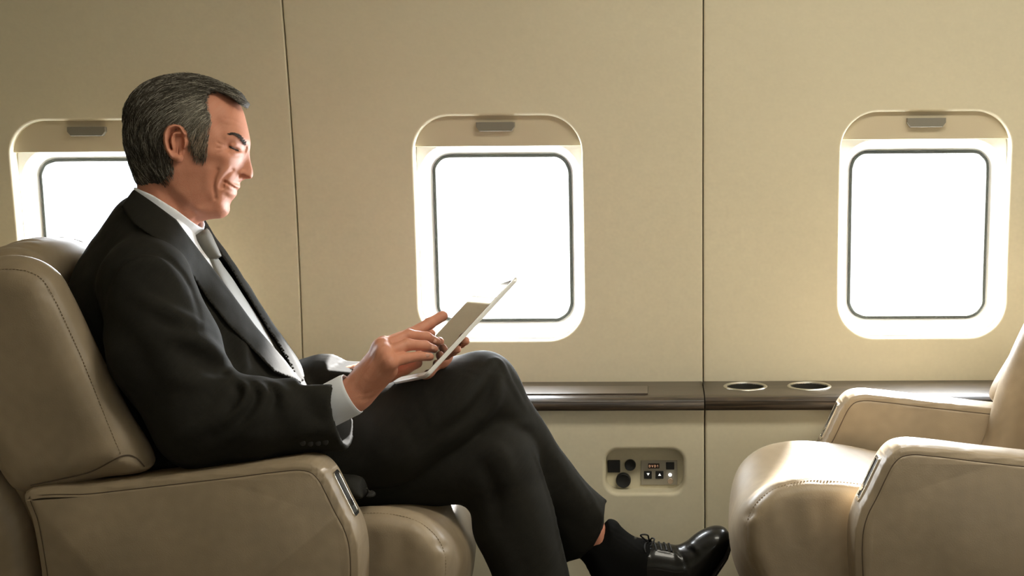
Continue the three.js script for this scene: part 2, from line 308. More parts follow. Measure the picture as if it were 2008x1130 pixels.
// windows
winC.forEach((c, i) => {
  const w = struct('window_' + (i + 1), ['window partly hidden behind the man\'s head', 'middle window behind the tablet', 'right window above the empty seat'][i]);
  const at = (pts, d) => pts.map(([x, y]) => V(x, y, zw(y) + d));
  const N = 160, icy = c.y - 0.0225, ic = [0.146, 0.179, 0.036];
  const hole = rrPts(c.x, c.y, HW - 0.0005, HH - 0.0005, HR, N), fun = rrPts(c.x, c.y - 0.026, HW - 0.003, HH - 0.031, 0.072, N);
  const inn = (o) => rrPts(c.x, icy, ic[0] + o, ic[1] + o, ic[2] + o, N);
  part('surround', skin([at(hole, -0.032), at(fun, -0.032), at(rrPts(c.x, c.y - 0.0258, HW - 0.006, HH - 0.034, 0.07, N), -0.036), at(inn(0.006), -0.068), at(inn(0.001), -0.070), at(inn(0.001), -0.080), at(rrPts(c.x, icy, 0.185, 0.215, 0.04, N), -0.105), at(rrPts(c.x, icy, 0.215, 0.255, 0.04, N), -0.125 - 0.02)]), M.white, w, 'white moulded window surround');
  const gk = inn(0.0005).map(([x, y], k) => V(x + 0.0006 * Math.sin(k * 0.31 + i * 2), y + 0.0007 * Math.sin(k * 0.23 + i), zw(y) - 0.067));
  part('gasket', tube(gk, 0.0034, true, 240, 8), M.gasket, w, 'thin dark window gasket');
  { const sh = new THREE.Shape(inn(0.001).map(([x, y]) => new THREE.Vector2(x, y))); const g = new THREE.ShapeGeometry(sh); const p = g.attributes.position; for (let k = 0; k < p.count; k++) p.setZ(k, zw(icy) + (p.getY(k) - icy) * 0.07 - 0.079); g.computeVertexNormals(); part('pane', g, M.pane, w, 'clear window pane'); }
  const ys = PW(980, [292, 286, 278][i]).y;
  { // sliding shade, mostly raised
    const top = rrPts(c.x, c.y, HW + 0.001, HH + 0.001, HR, N).filter(([, y]) => y > ys), poly = [[c.x + HW + 0.001, ys], ...top, [c.x - HW - 0.001, ys]];
    const g = new THREE.ExtrudeGeometry(new THREE.Shape(poly.map((p) => new THREE.Vector2(...p))), { depth: 0.004, bevelEnabled: true, bevelSize: 0.0008, bevelThickness: 0.0008, bevelSegments: 2 }); const p = g.attributes.position;
    for (let k = 0; k < p.count; k++) p.setZ(k, p.getZ(k) + zw(p.getY(k)) - 0.019);
    g.computeVertexNormals(); const s = part('window_shade', planarUV(g), M.shade, w, 'beige sliding window shade');
    const hy = c.y + HH - 0.023, hx = c.x + [-0.012, -0.003, 0][i] + 0.0, prof = [[-0.0395, 0.0085], [0.0395, 0.0085], [0.0395, 0], [0.033, -0.0085], [-0.033, -0.0085], [-0.0395, 0]];
    const hg = new THREE.ExtrudeGeometry(new THREE.Shape(prof.map(([x, y]) => new THREE.Vector2(hx + x, hy + y))), { depth: 0.012, bevelEnabled: true, bevelSize: 0.001, bevelThickness: 0.001, bevelSegments: 2 }); hg.translate(0, 0, zw(hy) - 0.015); part('shade_grip', planarUV(hg), M.shadeGrip, s, 'grey finger grip');
  }
  daylight(c.x, icy, zw(icy) - 0.09, 0.285, 0.35, Math.PI, SKY_GLOW);
});

// lower sidewall below the ledge
const RC = P(1264, 925, LOW_Z), RHW = 0.0805, RHH = 0.045;
const lowSeam = [-2.6, P(583, 900, LOW_Z).x, P(1382, 900, LOW_Z).x, 2.6];
const lower = struct('wall_lower', 'beige lower sidewall under the dark ledge');
const flat = () => LOW_Z;
for (let i = 0; i < 3; i++) {
  if (i === 1) part('wall_panel', ringPanel(lowSeam[1], lowSeam[2], 0, 0.535, { cx: RC.x, cy: RC.y, hw: RHW, hh: RHH, r: 0.026 }, flat, 0.008, 0.045), M.wall, lower);
  else part('wall_panel', plainPanel(lowSeam[i] + 0.001, lowSeam[i + 1] - 0.001, 0, 0.535, LOW_Z - 0.03, LOW_Z), M.wall, lower);
}
part('backing', box(-2.65, 2.65, 0, 0.485, 0.0, LOW_Z - 0.06, 0.002), M.backing, lower);

// recessed seat control unit
{
  const zb = LOW_Z - 0.044, t = thing('control_unit', 'small recessed control panel with buttons, black caps and a lit display in the lower wall', 'control panel', V(RC.x, RC.y - RHH, LOW_Z));
  { const sh = new THREE.Shape(rrPts(RC.x, RC.y, RHW + 0.0005, RHH + 0.0005, 0.0265, 64).map((p) => new THREE.Vector2(...p))); const g = new THREE.ExtrudeGeometry(sh, { depth: 0.006, bevelEnabled: false }); g.translate(0, 0, zb - 0.006); part('tray', planarUV(g), M.wall, t); }
  const Q = (px, py) => P(px, py, zb);
  const disc = (px, py, r, h) => { const q = Q(px, py), g = new THREE.LatheGeometry([[0, 0], [r, 0], [r, h * 0.6], [r * 0.94, h * 0.9], [r * 0.85, h], [r * 0.8, h * 0.86], [0, h * 0.84]].map((p) => new THREE.Vector2(...p)), 40); g.rotateX(Math.PI / 2); g.translate(q.x, q.y, q.z); return g; };
  const blk = (x0, y0, x1, y1, h, r = 0.0015) => { const a = Q(x0, y1), b = Q(x1, y0); return box(a.x, b.x, a.y, b.y, zb, zb + h, r); };
  part('socket_cover', blk(1192, 902, 1216, 926, 0.006), M.black, t, 'square black socket cover');
  part('socket_cap', disc(1236, 911.5, 0.0118, 0.010), M.black, t, 'small round black cap');
  part('socket_cap', disc(1222.5, 941, 0.0157, 0.014), M.black, t, 'large round black cap');
  const fp = part('face_plate', blk(1257, 903, 1328, 951, 0.003, 0.0008), M.plate, t, 'brushed grey face plate');
  const zf = zb + 0.003, q2 = (px, py) => P(px, py, zf);
  const btn = (x0, y0, x1, y1, n, l) => { const a = q2(x0, y1), b = q2(x1, y0); return part(n, box(a.x, b.x, a.y, b.y, zf - 0.001, zf + 0.0025, 0.0012), M.black, fp, l); };
  btn(1263, 924, 1278, 939, 'button', 'down arrow button'); btn(1285.5, 924, 1301, 939, 'button', 'up arrow button'); btn(1306, 906.5, 1322, 921, 'button', 'plain black button');
  const tri = (px, py, up) => { const q = q2(px, py), s = 0.0032, k = up ? 1 : -1, g = new THREE.ExtrudeGeometry(new THREE.Shape([[-s, -s * 0.8 * k], [s, -s * 0.8 * k], [0, s * 0.9 * k]].map(([x, y]) => new THREE.Vector2(q.x + x, q.y + y))), { depth: 0.0006, bevelEnabled: false }); g.translate(0, 0, zf + 0.0025); return g; };
  part('arrow', tri(1271, 930, false), M.triangle, fp, 'white down arrow'); part('arrow', tri(1293.5, 930.5, true), M.triangle, fp, 'white up arrow');
  const dotg = (px, py, r, h) => { const q = q2(px, py), g = new THREE.CylinderGeometry(r * 0.9, r, h, 24); g.rotateX(Math.PI / 2); g.translate(q.x, q.y, zf + h / 2); return g; };
  part('indicator_light', dotg(1314, 931.5, 0.0037, 0.002), M.led, fp, 'glowing white indicator'); part('knob', dotg(1314.5, 943.5, 0.006, 0.004), M.knob, fp, 'tan round knob');
  const dl = new THREE.PointLight(0xffffff, 0.00012); const dq = q2(1314, 931.5); dl.position.set(dq.x, dq.y, zf + 0.004); dl.castShadow = true; dl.name = 'indicator_glow'; scene.add(dl);
  const cv = document.createElement('canvas'); cv.width = 256; cv.height = 112; const cx = cv.getContext('2d'); cx.fillStyle = '#0a0403'; cx.fillRect(0, 0, 256, 112); cx.fillStyle = '#f0c8a8'; cx.font = '74px monospace'; cx.textAlign = 'center'; cx.textBaseline = 'middle';
  ['D', 'V', 'D', '1'].forEach((ch, k) => cx.fillText(ch, 38 + k * 60, 60));
  const ct = new THREE.CanvasTexture(cv); ct.colorSpace = THREE.SRGBColorSpace;
  const a = q2(1271, 919), b = q2(1293, 909), dg = new THREE.PlaneGeometry(b.x - a.x, b.y - a.y); dg.translate((a.x + b.x) / 2, (a.y + b.y) / 2, zf + 0.0007);
  part('display', dg, std({ map: ct, emissiveMap: ct, emissive: lin(1, 0.8, 0.65), emissiveIntensity: 0.7, color: lin(0.5, 0.5, 0.5), roughness: 0.3 }), fp, 'dark display reading DVD1');
}

// dark wood ledge
{
  const prof = (x0, x1) => { const s = new THREE.Shape(); const zf = 0.168; s.moveTo(-0.03, 0.533); s.lineTo(-0.03, 0.5655); s.lineTo(zf - 0.03, 0.5585); s.quadraticCurveTo(zf, 0.557, zf, 0.547); s.lineTo(zf, 0.536); s.quadraticCurveTo(zf, 0.530, zf - 0.008, 0.530); s.lineTo(-0.03, 0.530); const g = new THREE.ExtrudeGeometry(s, { depth: x1 - x0, bevelEnabled: true, bevelSize: 0.0008, bevelThickness: 0.0008, bevelSegments: 2, curveSegments: 10 }); g.rotateY(-Math.PI / 2); g.scale(-1, 1, 1); g.translate(x0, 0, 0); const n = g.index ? g.toNonIndexed() : g; const p = n.attributes.position.array; for (let i = 0; i < p.length; i += 9) for (let k = 0; k < 3; k++) { const q = p[i + k]; p[i + k] = p[i + 3 + k]; p[i + 3 + k] = q; } const uv = n.attributes.uv.array; const c = toCreasedNormals(n, 0.6); const pp = c.attributes.position; const u = new Float32Array(pp.count * 2); for (let i = 0; i < pp.count; i++) { u[2 * i] = pp.getX(i); u[2 * i + 1] = pp.getZ(i) + pp.getY(i); } c.setAttribute('uv', new THREE.BufferAttribute(u, 2)); return c; };
  const t = struct('trim_1', 'long dark wood ledge under the windows');
  const xs = P(1380, 770, 0.1).x; const segs = [[-2.55, xs - 0.0018], [xs + 0.0018, 2.55]];
  const cupAt = [1461.5, 1587].map((px) => P(px, 762, 0.058)), csg = new Evaluator(); csg.attributes = ['position', 'normal', 'uv'];
  segs.forEach(([a, b], i) => {
    let g = prof(a, b);
    if (i === 1) for (const q of cupAt) { const hole = new THREE.CylinderGeometry(0.0415, 0.0415, 0.12, 64); hole.translate(q.x, 0.56, q.z); g = csg.evaluate(new Brush(g), new Brush(hole), SUBTRACTION).geometry; g.clearGroups(); }
    part('ledge_board', g, M.wood, t);
  });
  // hinged lid of the folding table
  const x1 = P(1271, 768, 0.1).x, g = box(-0.95, x1, 0.5595, 0.5635, 0.062, 0.142, 0.0012); g.rotateX(0); const p = g.attributes.position; for (let i = 0; i < p.count; i++) p.setY(i, p.getY(i) + (0.1 - p.getZ(i)) * 0.042 + 0.0005); const u = g.attributes.uv; for (let i = 0; i < p.count; i++) u.setXY(i, p.getX(i) + 0.37, p.getZ(i) * 1.2); part('table_lid', g, M.wood, t, 'long hinged table lid');
  // cup holders
  [[1461.5, 'left steel rimmed cup holder sunk in the dark ledge'], [1587, 'right steel rimmed cup holder sunk in the dark ledge, nearer the empty seat']].forEach(([px, l]) => {
    const q = P(px, 762, 0.058), y = 0.5655 - (q.z + 0.03) * 0.0417, c = thing('cup_holder', l, 'cup holder', V(q.x, y, q.z), 'cup holders in the ledge');
    const ring = new THREE.LatheGeometry([[0.0395, -0.002], [0.0395, 0.0015], [0.041, 0.0028], [0.0445, 0.0028], [0.0465, 0.0012], [0.0465, -0.001]].map((p) => new THREE.Vector2(...p)), 64); ring.rotateX(0.042); ring.translate(q.x, y, q.z); part('rim', ring, M.steel, c, 'brushed steel rim');
    const well = new THREE.LatheGeometry([[0, -0.066], [0.034, -0.066], [0.0375, -0.062], [0.0395, -0.001]].map((p) => new THREE.Vector2(...p)), 48); well.rotateX(0.042); well.translate(q.x, y, q.z); part('well', well, M.darkcup, c, 'dark cup well');
  });
}

// the rest of the cabin, closed round the camera
{
  const f = struct('floor'); part('carpet', box(-2.7, 2.7, -0.06, 0, -0.15, 3.65, 0.002), M.carpet, f);
  const c = struct('ceiling'); part('ceiling_panel', box(-2.7, 2.7, 1.88, 1.94, -0.15, 3.65, 0.002), M.ceiling, c);
  const a = struct('wall_front'); part('bulkhead', box(2.6, 2.66, 0, 1.9, -0.15, 3.65, 0.002), M.wall, a);
  const b = struct('wall_rear'); part('bulkhead', box(-2.66, -2.6, 0, 1.9, -0.15, 3.65, 0.002), M.wall, b);
  const o = struct('wall_right'); const sh = new THREE.Shape([[-2.7, 0], [2.7, 0], [2.7, 1.9], [-2.7, 1.9]].map((p) => new THREE.Vector2(...p)));
  const cs = [winC[2].x - 0.05, winC[2].x + 0.86, winC[2].x + 1.72];
  for (const x of cs) { const h = rrPts(x, winC[1].y, HW, HH, HR, 64).reverse(); sh.holes.push(new THREE.Path(h.map((p) => new THREE.Vector2(...p)))); }
  const g = new THREE.ExtrudeGeometry(sh, { depth: 0.06, bevelEnabled: false }); g.translate(0, 0, 3.5); part('wall_panel', planarUV(g), M.wall, o);
  cs.forEach((x, i) => {
    const w = struct('window_' + (4 + i)); const N = 96, at = (p, z) => p.map(([u, v]) => V(u, v, z));
    part('surround', skin([at(rrPts(x, winC[1].y, HW + 0.01, HH + 0.01, HR, N), 3.499), at(rrPts(x, winC[1].y, HW - 0.002, HH - 0.002, HR, N), 3.495), at(rrPts(x, winC[1].y, 0.15, 0.19, 0.04, N), 3.55)]), M.white, w);
    const pg = new THREE.ShapeGeometry(new THREE.Shape(rrPts(x, winC[1].y, 0.15, 0.19, 0.04, N).map((p) => new THREE.Vector2(...p)))); pg.translate(0, 0, 3.552); part('pane', pg, M.pane, w);
    daylight(x, winC[1].y, 3.57, 0.29, 0.37, 0, FILL_GLOW, [0.98, 0.955, 0.82]);
  });
}
{ // long diffuser panels of the cabin ceiling above the aisle
  [0.35, 1.35].forEach((x, i) => {
    const t = thing('ceiling_light', ['long ceiling light panel above the gap between the seats', 'long ceiling light panel above the empty seat'][i], 'light', V(x, 1.88, 1.05), 'ceiling light panels');
    part('frame', box(x - 0.47, x + 0.47, 1.872, 1.882, 0.89, 1.21, 0.003), M.steel, t);
    part('diffuser', box(x - 0.45, x + 0.45, 1.866, 1.874, 0.91, 1.19, 0.003), M.diffuser, t);
    const l = new THREE.RectAreaLight(lin(1, 0.94, 0.8), CEILING_GLOW, 0.9, 0.28); l.position.set(x, 1.864, 1.05); l.rotation.set(-Math.PI / 2, 0, 0); l.castShadow = true; l.name = 'ceiling_glow'; scene.add(l);
  });
}
// overhead reading lamp of the occupied seat
function readingLamp(at, target, power, angle, label) {
  const t = thing('reading_lamp', label, 'lamp', at); const dir = target.clone().sub(at).normalize();
  const q = new THREE.Quaternion().setFromUnitVectors(V(0, -1, 0), dir);
  const h = new THREE.LatheGeometry([[0.0, 0.04], [0.034, 0.04], [0.04, 0.03], [0.04, -0.012], [0.037, -0.016], [0.033, -0.012], [0.03, 0.012], [0, 0.014]].map((p) => new THREE.Vector2(...p)), 40); h.applyQuaternion(q); h.translate(at.x, at.y, at.z); part('housing', h, M.steel, t);
  const e = new THREE.CylinderGeometry(0.028, 0.028, 0.004, 32); e.translate(0, 0.006, 0); e.applyQuaternion(q); e.translate(at.x, at.y, at.z); part('lens', e, M.lampGlow, t);
  const s = new THREE.SpotLight(lin(1, 0.84, 0.62), power, 0, angle, 0.9, 2); s.position.copy(at).addScaledVector(dir, 0.02); s.target.position.copy(target); s.castShadow = true; s.shadow.radius = 3; s.name = 'reading_light'; scene.add(s); scene.add(s.target);
}
readingLamp(V(0.35, 1.82, 1.75), P(450, 270, 0.56), 0.6, 0.13, 'round ceiling reading lamp aimed at the seated man');

// ------------------------------------------------------------------ club seats
const px3 = (list, z) => list.map(([a, b]) => { const p = P(a, b, z); return [p.x, p.y]; });
const dense = (poly, n = 90) => spline2(poly, true, n);
const SEAT = (() => {
  const armOut = px3([[45, 967], [180, 952], [320, 936], [450, 921], [545, 909], [590, 906], [618, 913], [638, 932], [652, 957], [672, 998], [690, 1032], [700, 1065], [704, 1110], [700, 1200], [690, 1290], [400, 1300], [95, 1300], [80, 1150], [60, 1030]], 0.805);
  const wing = dense(px3([[-90, 580], [-62, 525], [0, 502], [60, 507], [104, 534], [135, 585], [185, 690], [240, 800], [296, 915], [200, 938], [45, 964], [10, 930], [-45, 800]], 0.76), 120);
  const mid = dense(px3([[300, 945], [262, 890], [222, 820], [182, 730], [158, 640], [158, 560], [160, 512], [140, 482], [100, 467], [50, 472], [0, 498], [-50, 560], [-80, 700], [-40, 900], [60, 1010], [220, 1010]], 0.5), 120);
  const cush = dense(px3([[520, 1010], [600, 985], [690, 969], [775, 966], [842, 983], [886, 1018], [907, 1062], [908, 1110], [893, 1165], [850, 1230], [700, 1255], [540, 1250], [490, 1120]], 0.6), 110);
  const shell = dense(px3([[-110, 640], [-60, 660], [-30, 800], [20, 935], [60, 1010], [78, 1130], [85, 1260], [0, 1290], [-110, 1290]], 0.74), 80);
  const fw = inflate(wing, 0.052, 0.055, { p: 2.4 }), fm = inflate(mid, 0.205, 0.075, { p: 2.6 }), fc = inflate(cush, 0.188, 0.05, { p: 2.9 }), fs = inflate(shell, 0.04, 0.04);
  const wingSD0 = (x, y, z) => fw(x, y, z - 0.752);
  const stitchPx = [[-10, 528], [30, 528], [60, 534], [84, 549], [108, 588], [135, 645], [162, 705], [190, 775], [216, 840], [238, 893]];
  const stitch = hits(spline2(stitchPx, false, 60), wingSD0);
  const lowStitch = hits(spline2([[60, 952], [120, 940], [180, 925], [238, 895], [265, 897], [283, 915]], false, 40), wingSD0);
  const grooveW = strokes([{ pts: stitch, r: 0.004, a: -0.0016 }, { pts: lowStitch, r: 0.004, a: -0.0018 },
    { pts: hits([[75, 565], [88, 575], [100, 590]], wingSD0), r: 0.01, a: -0.002 }, { pts: hits([[45, 548], [65, 570], [85, 605]], wingSD0), r: 0.012, a: 0.0015 }, { pts: hits([[110, 930], [160, 915], [225, 880]], wingSD0), r: 0.012, a: 0.002 }]);
  const wingSD = (x, y, z) => wingSD0(x, y, z) - grooveW(x, y, z);
  const wr = []; seed = 11;
  for (let i = 0; i < 26; i++) { const z0 = 0.33 + rnd() * 0.34, a = -0.6 + rnd() * 1.5; const pts = []; for (let k = 0; k < 7; k++) { const t = k / 6; const px = lerp(18, 165, t), py = lerp(494, 520, t * t) - 30 * Math.sin(Math.PI * Math.min(1, t * 1.1)); const p = P(px, py, 0.5); pts.push(V(p.x, p.y, z0 + 0.03 * t * a + 0.004 * Math.sin(k + i))); } wr.push({ pts, r: 0.004 + 0.003 * rnd(), a: (rnd() > 0.5 ? 1 : -1) * (0.0018 + 0.002 * rnd()) }); }
  const wrinkle = strokes(wr);
  const midSD = (x, y, z) => fm(x, y, z - 0.5) - wrinkle(x, y, z);
  const dip = (y, c) => y + 0.045 * Math.max(0, 1 - (c / 0.15) ** 2) ** 1.3;
  const cushSD0 = (x, y, z) => fc(x, dip(y, z - 0.5), z - 0.5) * 0.95;
  const insetP = (poly, e) => { const n = poly.length, o = []; let area = 0; for (let i = 0; i < n; i++) { const p = poly[i], q = poly[(i + 1) % n]; area += p[0] * q[1] - q[0] * p[1]; } const sg = area > 0 ? 1 : -1; for (let i = 0; i < n; i++) { const p = poly[(i + n - 1) % n], q = poly[(i + 1) % n], dx = q[0] - p[0], dy = q[1] - p[1], l = Math.hypot(dx, dy) || 1; o.push([poly[i][0] - sg * dy / l * e, poly[i][1] + sg * dx / l * e]); } return o; };
  const cIn = insetP(cush, 0.021), c0x = P(640, 980, 0.6).x, c0y = P(800, 1170, 0.6).y, cStitch = cIn.filter(([x, y], i) => x > c0x && y > c0y && i < cush.length * 0.7).map(([x, y]) => V(x, y, 0.5 + 0.188 * Math.sqrt(1 - Math.pow(1 - 0.021 / 0.05, 2.9)) - 0.0006));
  const gC = strokes([{ pts: cStitch, r: 0.004, a: -0.0017 }, { pts: hits([[850, 1068], [868, 1075], [880, 1072]], cushSD0), r: 0.007, a: -0.003 }, { pts: hits([[845, 1080], [862, 1083], [878, 1085]], cushSD0), r: 0.008, a: 0.002 },
    ...[720, 750, 785, 815].map((x, i) => ({ pts: hits([[x, 1000 + i * 3], [x + 4, 1060], [x - 2, 1125]], cushSD0), r: 0.012, a: i % 2 ? 0.0014 : -0.0012 }))]);
  const cushSD = (x, y, z) => cushSD0(x, y, z) - gC(x, y, z);
  const bx = (poly, z0, z1, e = 0.05) => { const b = new THREE.Box3(); for (const [x, y] of poly) b.expandByPoint(V(x, y, 0)); return [V(b.min.x - e, b.min.y - e, z0), V(b.max.x + e, b.max.y + e, z1)]; };
  const out = {};
  out.wing = nets(wingSD, ...bx(wing, 0.68, 0.83), 0.0045, 3);
  out.mid = nets(midSD, ...bx(mid, 0.27, 0.73), 0.0055, 3);
  out.cushion = nets(cushSD, ...bx(cush, 0.27, 0.73), 0.005, 3);
  out.shell = nets((x, y, z) => fs(x, y, z - 0.74), ...bx(shell, 0.68, 0.8), 0.008);
  const bol = dense([[-0.79, 0.42], [-0.812, 0.48], [-0.83, 0.56], [-0.858, 0.64], [-0.9, 0.73], [-0.945, 0.81], [-0.985, 0.855], [-1.04, 0.865], [-1.08, 0.8], [-1.0, 0.5], [-0.95, 0.42]], 80), fb = inflate(bol, 0.045, 0.05, { p: 2.3 });
  out.bolster = nets((x, y, z) => fb(x, y, z - 0.7), ...bx(bol, 0.63, 0.77), 0.005, 3);
  const dashes = (pts, r, lift) => { const c = new THREE.CatmullRomCurve3(pts), n = Math.floor(c.getLength() / 0.0055), L = []; for (let i = 0; i < n; i++) { const a = c.getPointAt(i / n), b = c.getPointAt(Math.min(1, (i + 0.62) / n)); const m = new THREE.TubeGeometry(new THREE.LineCurve3(a, b), 1, r, 5); m.translate(0, 0, lift); L.push(m); } return join(L); };
  out.wingStitch = dashes(stitch, 0.0007, 0.0); out.wingSeam = tube(lowStitch, 0.0011, false, 80, 6); out.cushStitch = dashes(cStitch, 0.0006, -0.0008);
  // armrest between two depths
  out.arm = (z0, z1, outer) => {
    const sh = new THREE.Shape(dense(armOut, 110).map((p) => new THREE.Vector2(...p)));
    const g = new THREE.ExtrudeGeometry(sh, { depth: z1 - z0 - 0.028, bevelEnabled: true, bevelSize: 0.014, bevelThickness: 0.014, bevelOffset: -0.014, bevelSegments: 6 }); g.translate(0, 0, z0 + 0.014);
    return planarUV(toCreasedNormals(g, 0.9));
  };
  const inset = (poly, e) => { const n = poly.length; const cx = poly.reduce((s, p) => s + p[0], 0) / n, o = []; let area = 0; for (let i = 0; i < n; i++) { const a = poly[i], b = poly[(i + 1) % n]; area += a[0] * b[1] - b[0] * a[1]; } const sg = area > 0 ? 1 : -1; for (let i = 0; i < n; i++) { const a = poly[(i + n - 1) % n], b = poly[(i + 1) % n], dx = b[0] - a[0], dy = b[1] - a[1], l = Math.hypot(dx, dy) || 1; o.push([poly[i][0] - sg * dy / l * e, poly[i][1] + sg * dx / l * e]); } return o; };
  out.panelPoly = inset(dense(armOut, 110), 0.0135);
  out.panel = (z0, z1) => { const sh = new THREE.Shape(out.panelPoly.map((p) => new THREE.Vector2(...p))); const g = new THREE.ExtrudeGeometry(sh, { depth: z1 - z0 - 0.008, bevelEnabled: true, bevelSize: 0.004, bevelThickness: 0.004, bevelOffset: -0.004, bevelSegments: 4 }); g.translate(0, 0, z0 + 0.004); return planarUV(toCreasedNormals(g, 0.9)); };
  out.panelSeam = (z) => tube(out.panelPoly.map(([x, y]) => V(x, y, z)), 0.0008, true, 220, 6);
  // chrome slot on the slanted front of the arm
  out.slot = (zc) => {
    const a = P(647, 935, 0.805), b = P(690, 1022, 0.805), d = V(b.x - a.x, b.y - a.y, 0), L = d.length(); d.normalize(); const nrm = V(-d.y, d.x, 0); if (nrm.x < 0) nrm.negate();
    const base = V((a.x + b.x) / 2 - nrm.x * 0.0045, (a.y + b.y) / 2 - nrm.y * 0.0045, zc), m = new THREE.Matrix4().makeBasis(V(0, 0, 1), d.clone().negate(), V(0, 0, 1).cross(d.clone().negate())); m.setPosition(base);
    const side = V(0, 0, 1).cross(d.clone().negate()).dot(nrm) > 0 ? 1 : -1;
    const frameS = new THREE.Shape(rrPts(0, 0, 0.015, L / 2, 0.006, 48).map((p) => new THREE.Vector2(...p))); frameS.holes.push(new THREE.Path(rrPts(0, 0, 0.0118, L / 2 - 0.004, 0.004, 48).reverse().map((p) => new THREE.Vector2(...p))));
    const fr = new THREE.ExtrudeGeometry(frameS, { depth: 0.004, bevelEnabled: true, bevelSize: 0.0008, bevelThickness: 0.0008, bevelSegments: 2 }); fr.translate(0, 0, side > 0 ? -0.0012 : -0.0028); fr.applyMatrix4(m);
    const pl = new THREE.ExtrudeGeometry(new THREE.Shape(rrPts(0, 0, 0.0127, L / 2 - 0.0045, 0.004, 48).map((p) => new THREE.Vector2(...p))), { depth: 0.002, bevelEnabled: false }); pl.translate(0, 0, -0.001); pl.applyMatrix4(m);
    const kb = new THREE.CylinderGeometry(0.006, 0.006, 0.006, 20); kb.rotateX(Math.PI / 2); kb.translate(0, -L * 0.22, side * 0.002); kb.applyMatrix4(m);
    return [fr, pl, kb];
  };
  return out;
})();
function mirrored(g, k) { const n = g.clone(); const p = n.attributes.position; for (let i = 0; i < p.count; i++) p.setX(i, k - p.getX(i)); if (n.attributes.normal) { const q = n.attributes.normal; for (let i = 0; i < q.count; i++) q.setX(i, -q.getX(i)); } if (n.index) { const a = n.index.array; for (let i = 0; i < a.length; i += 3) { const t = a[i]; a[i] = a[i + 1]; a[i + 1] = t; } } else for (const k2 of Object.keys(n.attributes)) { const at = n.attributes[k2], w = at.itemSize, a = at.array; for (let i = 0; i < at.count; i += 3) for (let c = 0; c < w; c++) { const t = a[i * w + c]; a[i * w + c] = a[(i + 1) * w + c]; a[(i + 1) * w + c] = t; } } return n; }
function buildSeat(label, o) {
  const xm = P(420, 1100, 0.5).x, cx = o.mirror ? o.k - xm : xm, t = thing('club_seat', label, 'seat', V(cx, 0, 0.5), 'facing leather club seats');
  const tr = (g, dx = 0, dy = 0) => { let n = o.mirror ? mirrored(g, o.k) : g.clone(); n.translate(dx * (o.mirror ? -1 : 1), (o.dy ?? 0) + dy, 0); return n; };
  const fz = (g) => { const n = g.clone(); n.scale(1, 1, -1); n.translate(0, 0, 1); const a = n.index ? n.index.array : null; if (a) { for (let i = 0; i < a.length; i += 3) { const q = a[i]; a[i] = a[i + 1]; a[i + 1] = q; } } return n; };
  const cd = [o.cushionShift ?? 0, o.cushionLift ?? 0];
  part('back_shell', tr(SEAT.shell), M.leather, t, 'lower rear shell');
  const bk = part('backrest', tr(SEAT.mid), M.leather, t, 'wrinkled central back cushion');
  for (const far of [false, true]) {
    const w = part('back_wing', tr(far ? fz(SEAT.wing) : SEAT.wing), M.leather, t);
    if (!far) { part('stitching', tr(SEAT.wingStitch), M.thread, w, 'row of brown stitches'); part('seam', tr(SEAT.wingSeam), M.seam, w); }
    part('back_bolster', tr(far ? fz(SEAT.bolster) : SEAT.bolster, o.bolsterShift ?? 0), M.leather, t);
    const z0 = far ? 0.195 : 0.715, z1 = z0 + 0.09, arm = part('armrest', tr(SEAT.arm(z0, z1)), M.leather, t);
    const face = [[z1 - 0.009, z1 + 0.0022], [z0 - 0.0022, z0 + 0.009]];
    for (const [a, b] of face) { part('side_panel', tr(SEAT.panel(a, b)), M.leather, arm); }
    part('piping', tr(SEAT.panelSeam(z1 + 0.0002)), M.seam, arm);
    const [f, p, k] = SEAT.slot((z0 + z1) / 2); part('slot_trim', tr(f), M.chrome, arm, 'chrome slot frame'); part('slot_inset', tr(p), M.black, arm, 'dark slot'); part('release_button', tr(k), M.chrome, arm, 'small chrome button');
  }
  const c = part('seat_cushion', tr(SEAT.cushion, ...cd), M.leather, t); part('stitching', tr(SEAT.cushStitch, ...cd), M.thread, c);
  const x0 = P(150, 1200, 0.5).x, x1 = P(640, 1200, 0.5).x; part('pedestal', tr(box(x0, x1, o.dy ? -o.dy : 0, 0.27, 0.30, 0.70, 0.03)), M.leather, t);
  return t;
}
const ARM_MIRROR = P(640, 905, 0.805).x + P(1735, 880, 0.805).x;
buildSeat('cream leather club seat the man is sitting in', { bolsterShift: -0.1 });
buildSeat('empty cream leather club seat opposite the man', { mirror: true, k: ARM_MIRROR, dy: 0.022, cushionShift: 0.045, cushionLift: 0.032 });

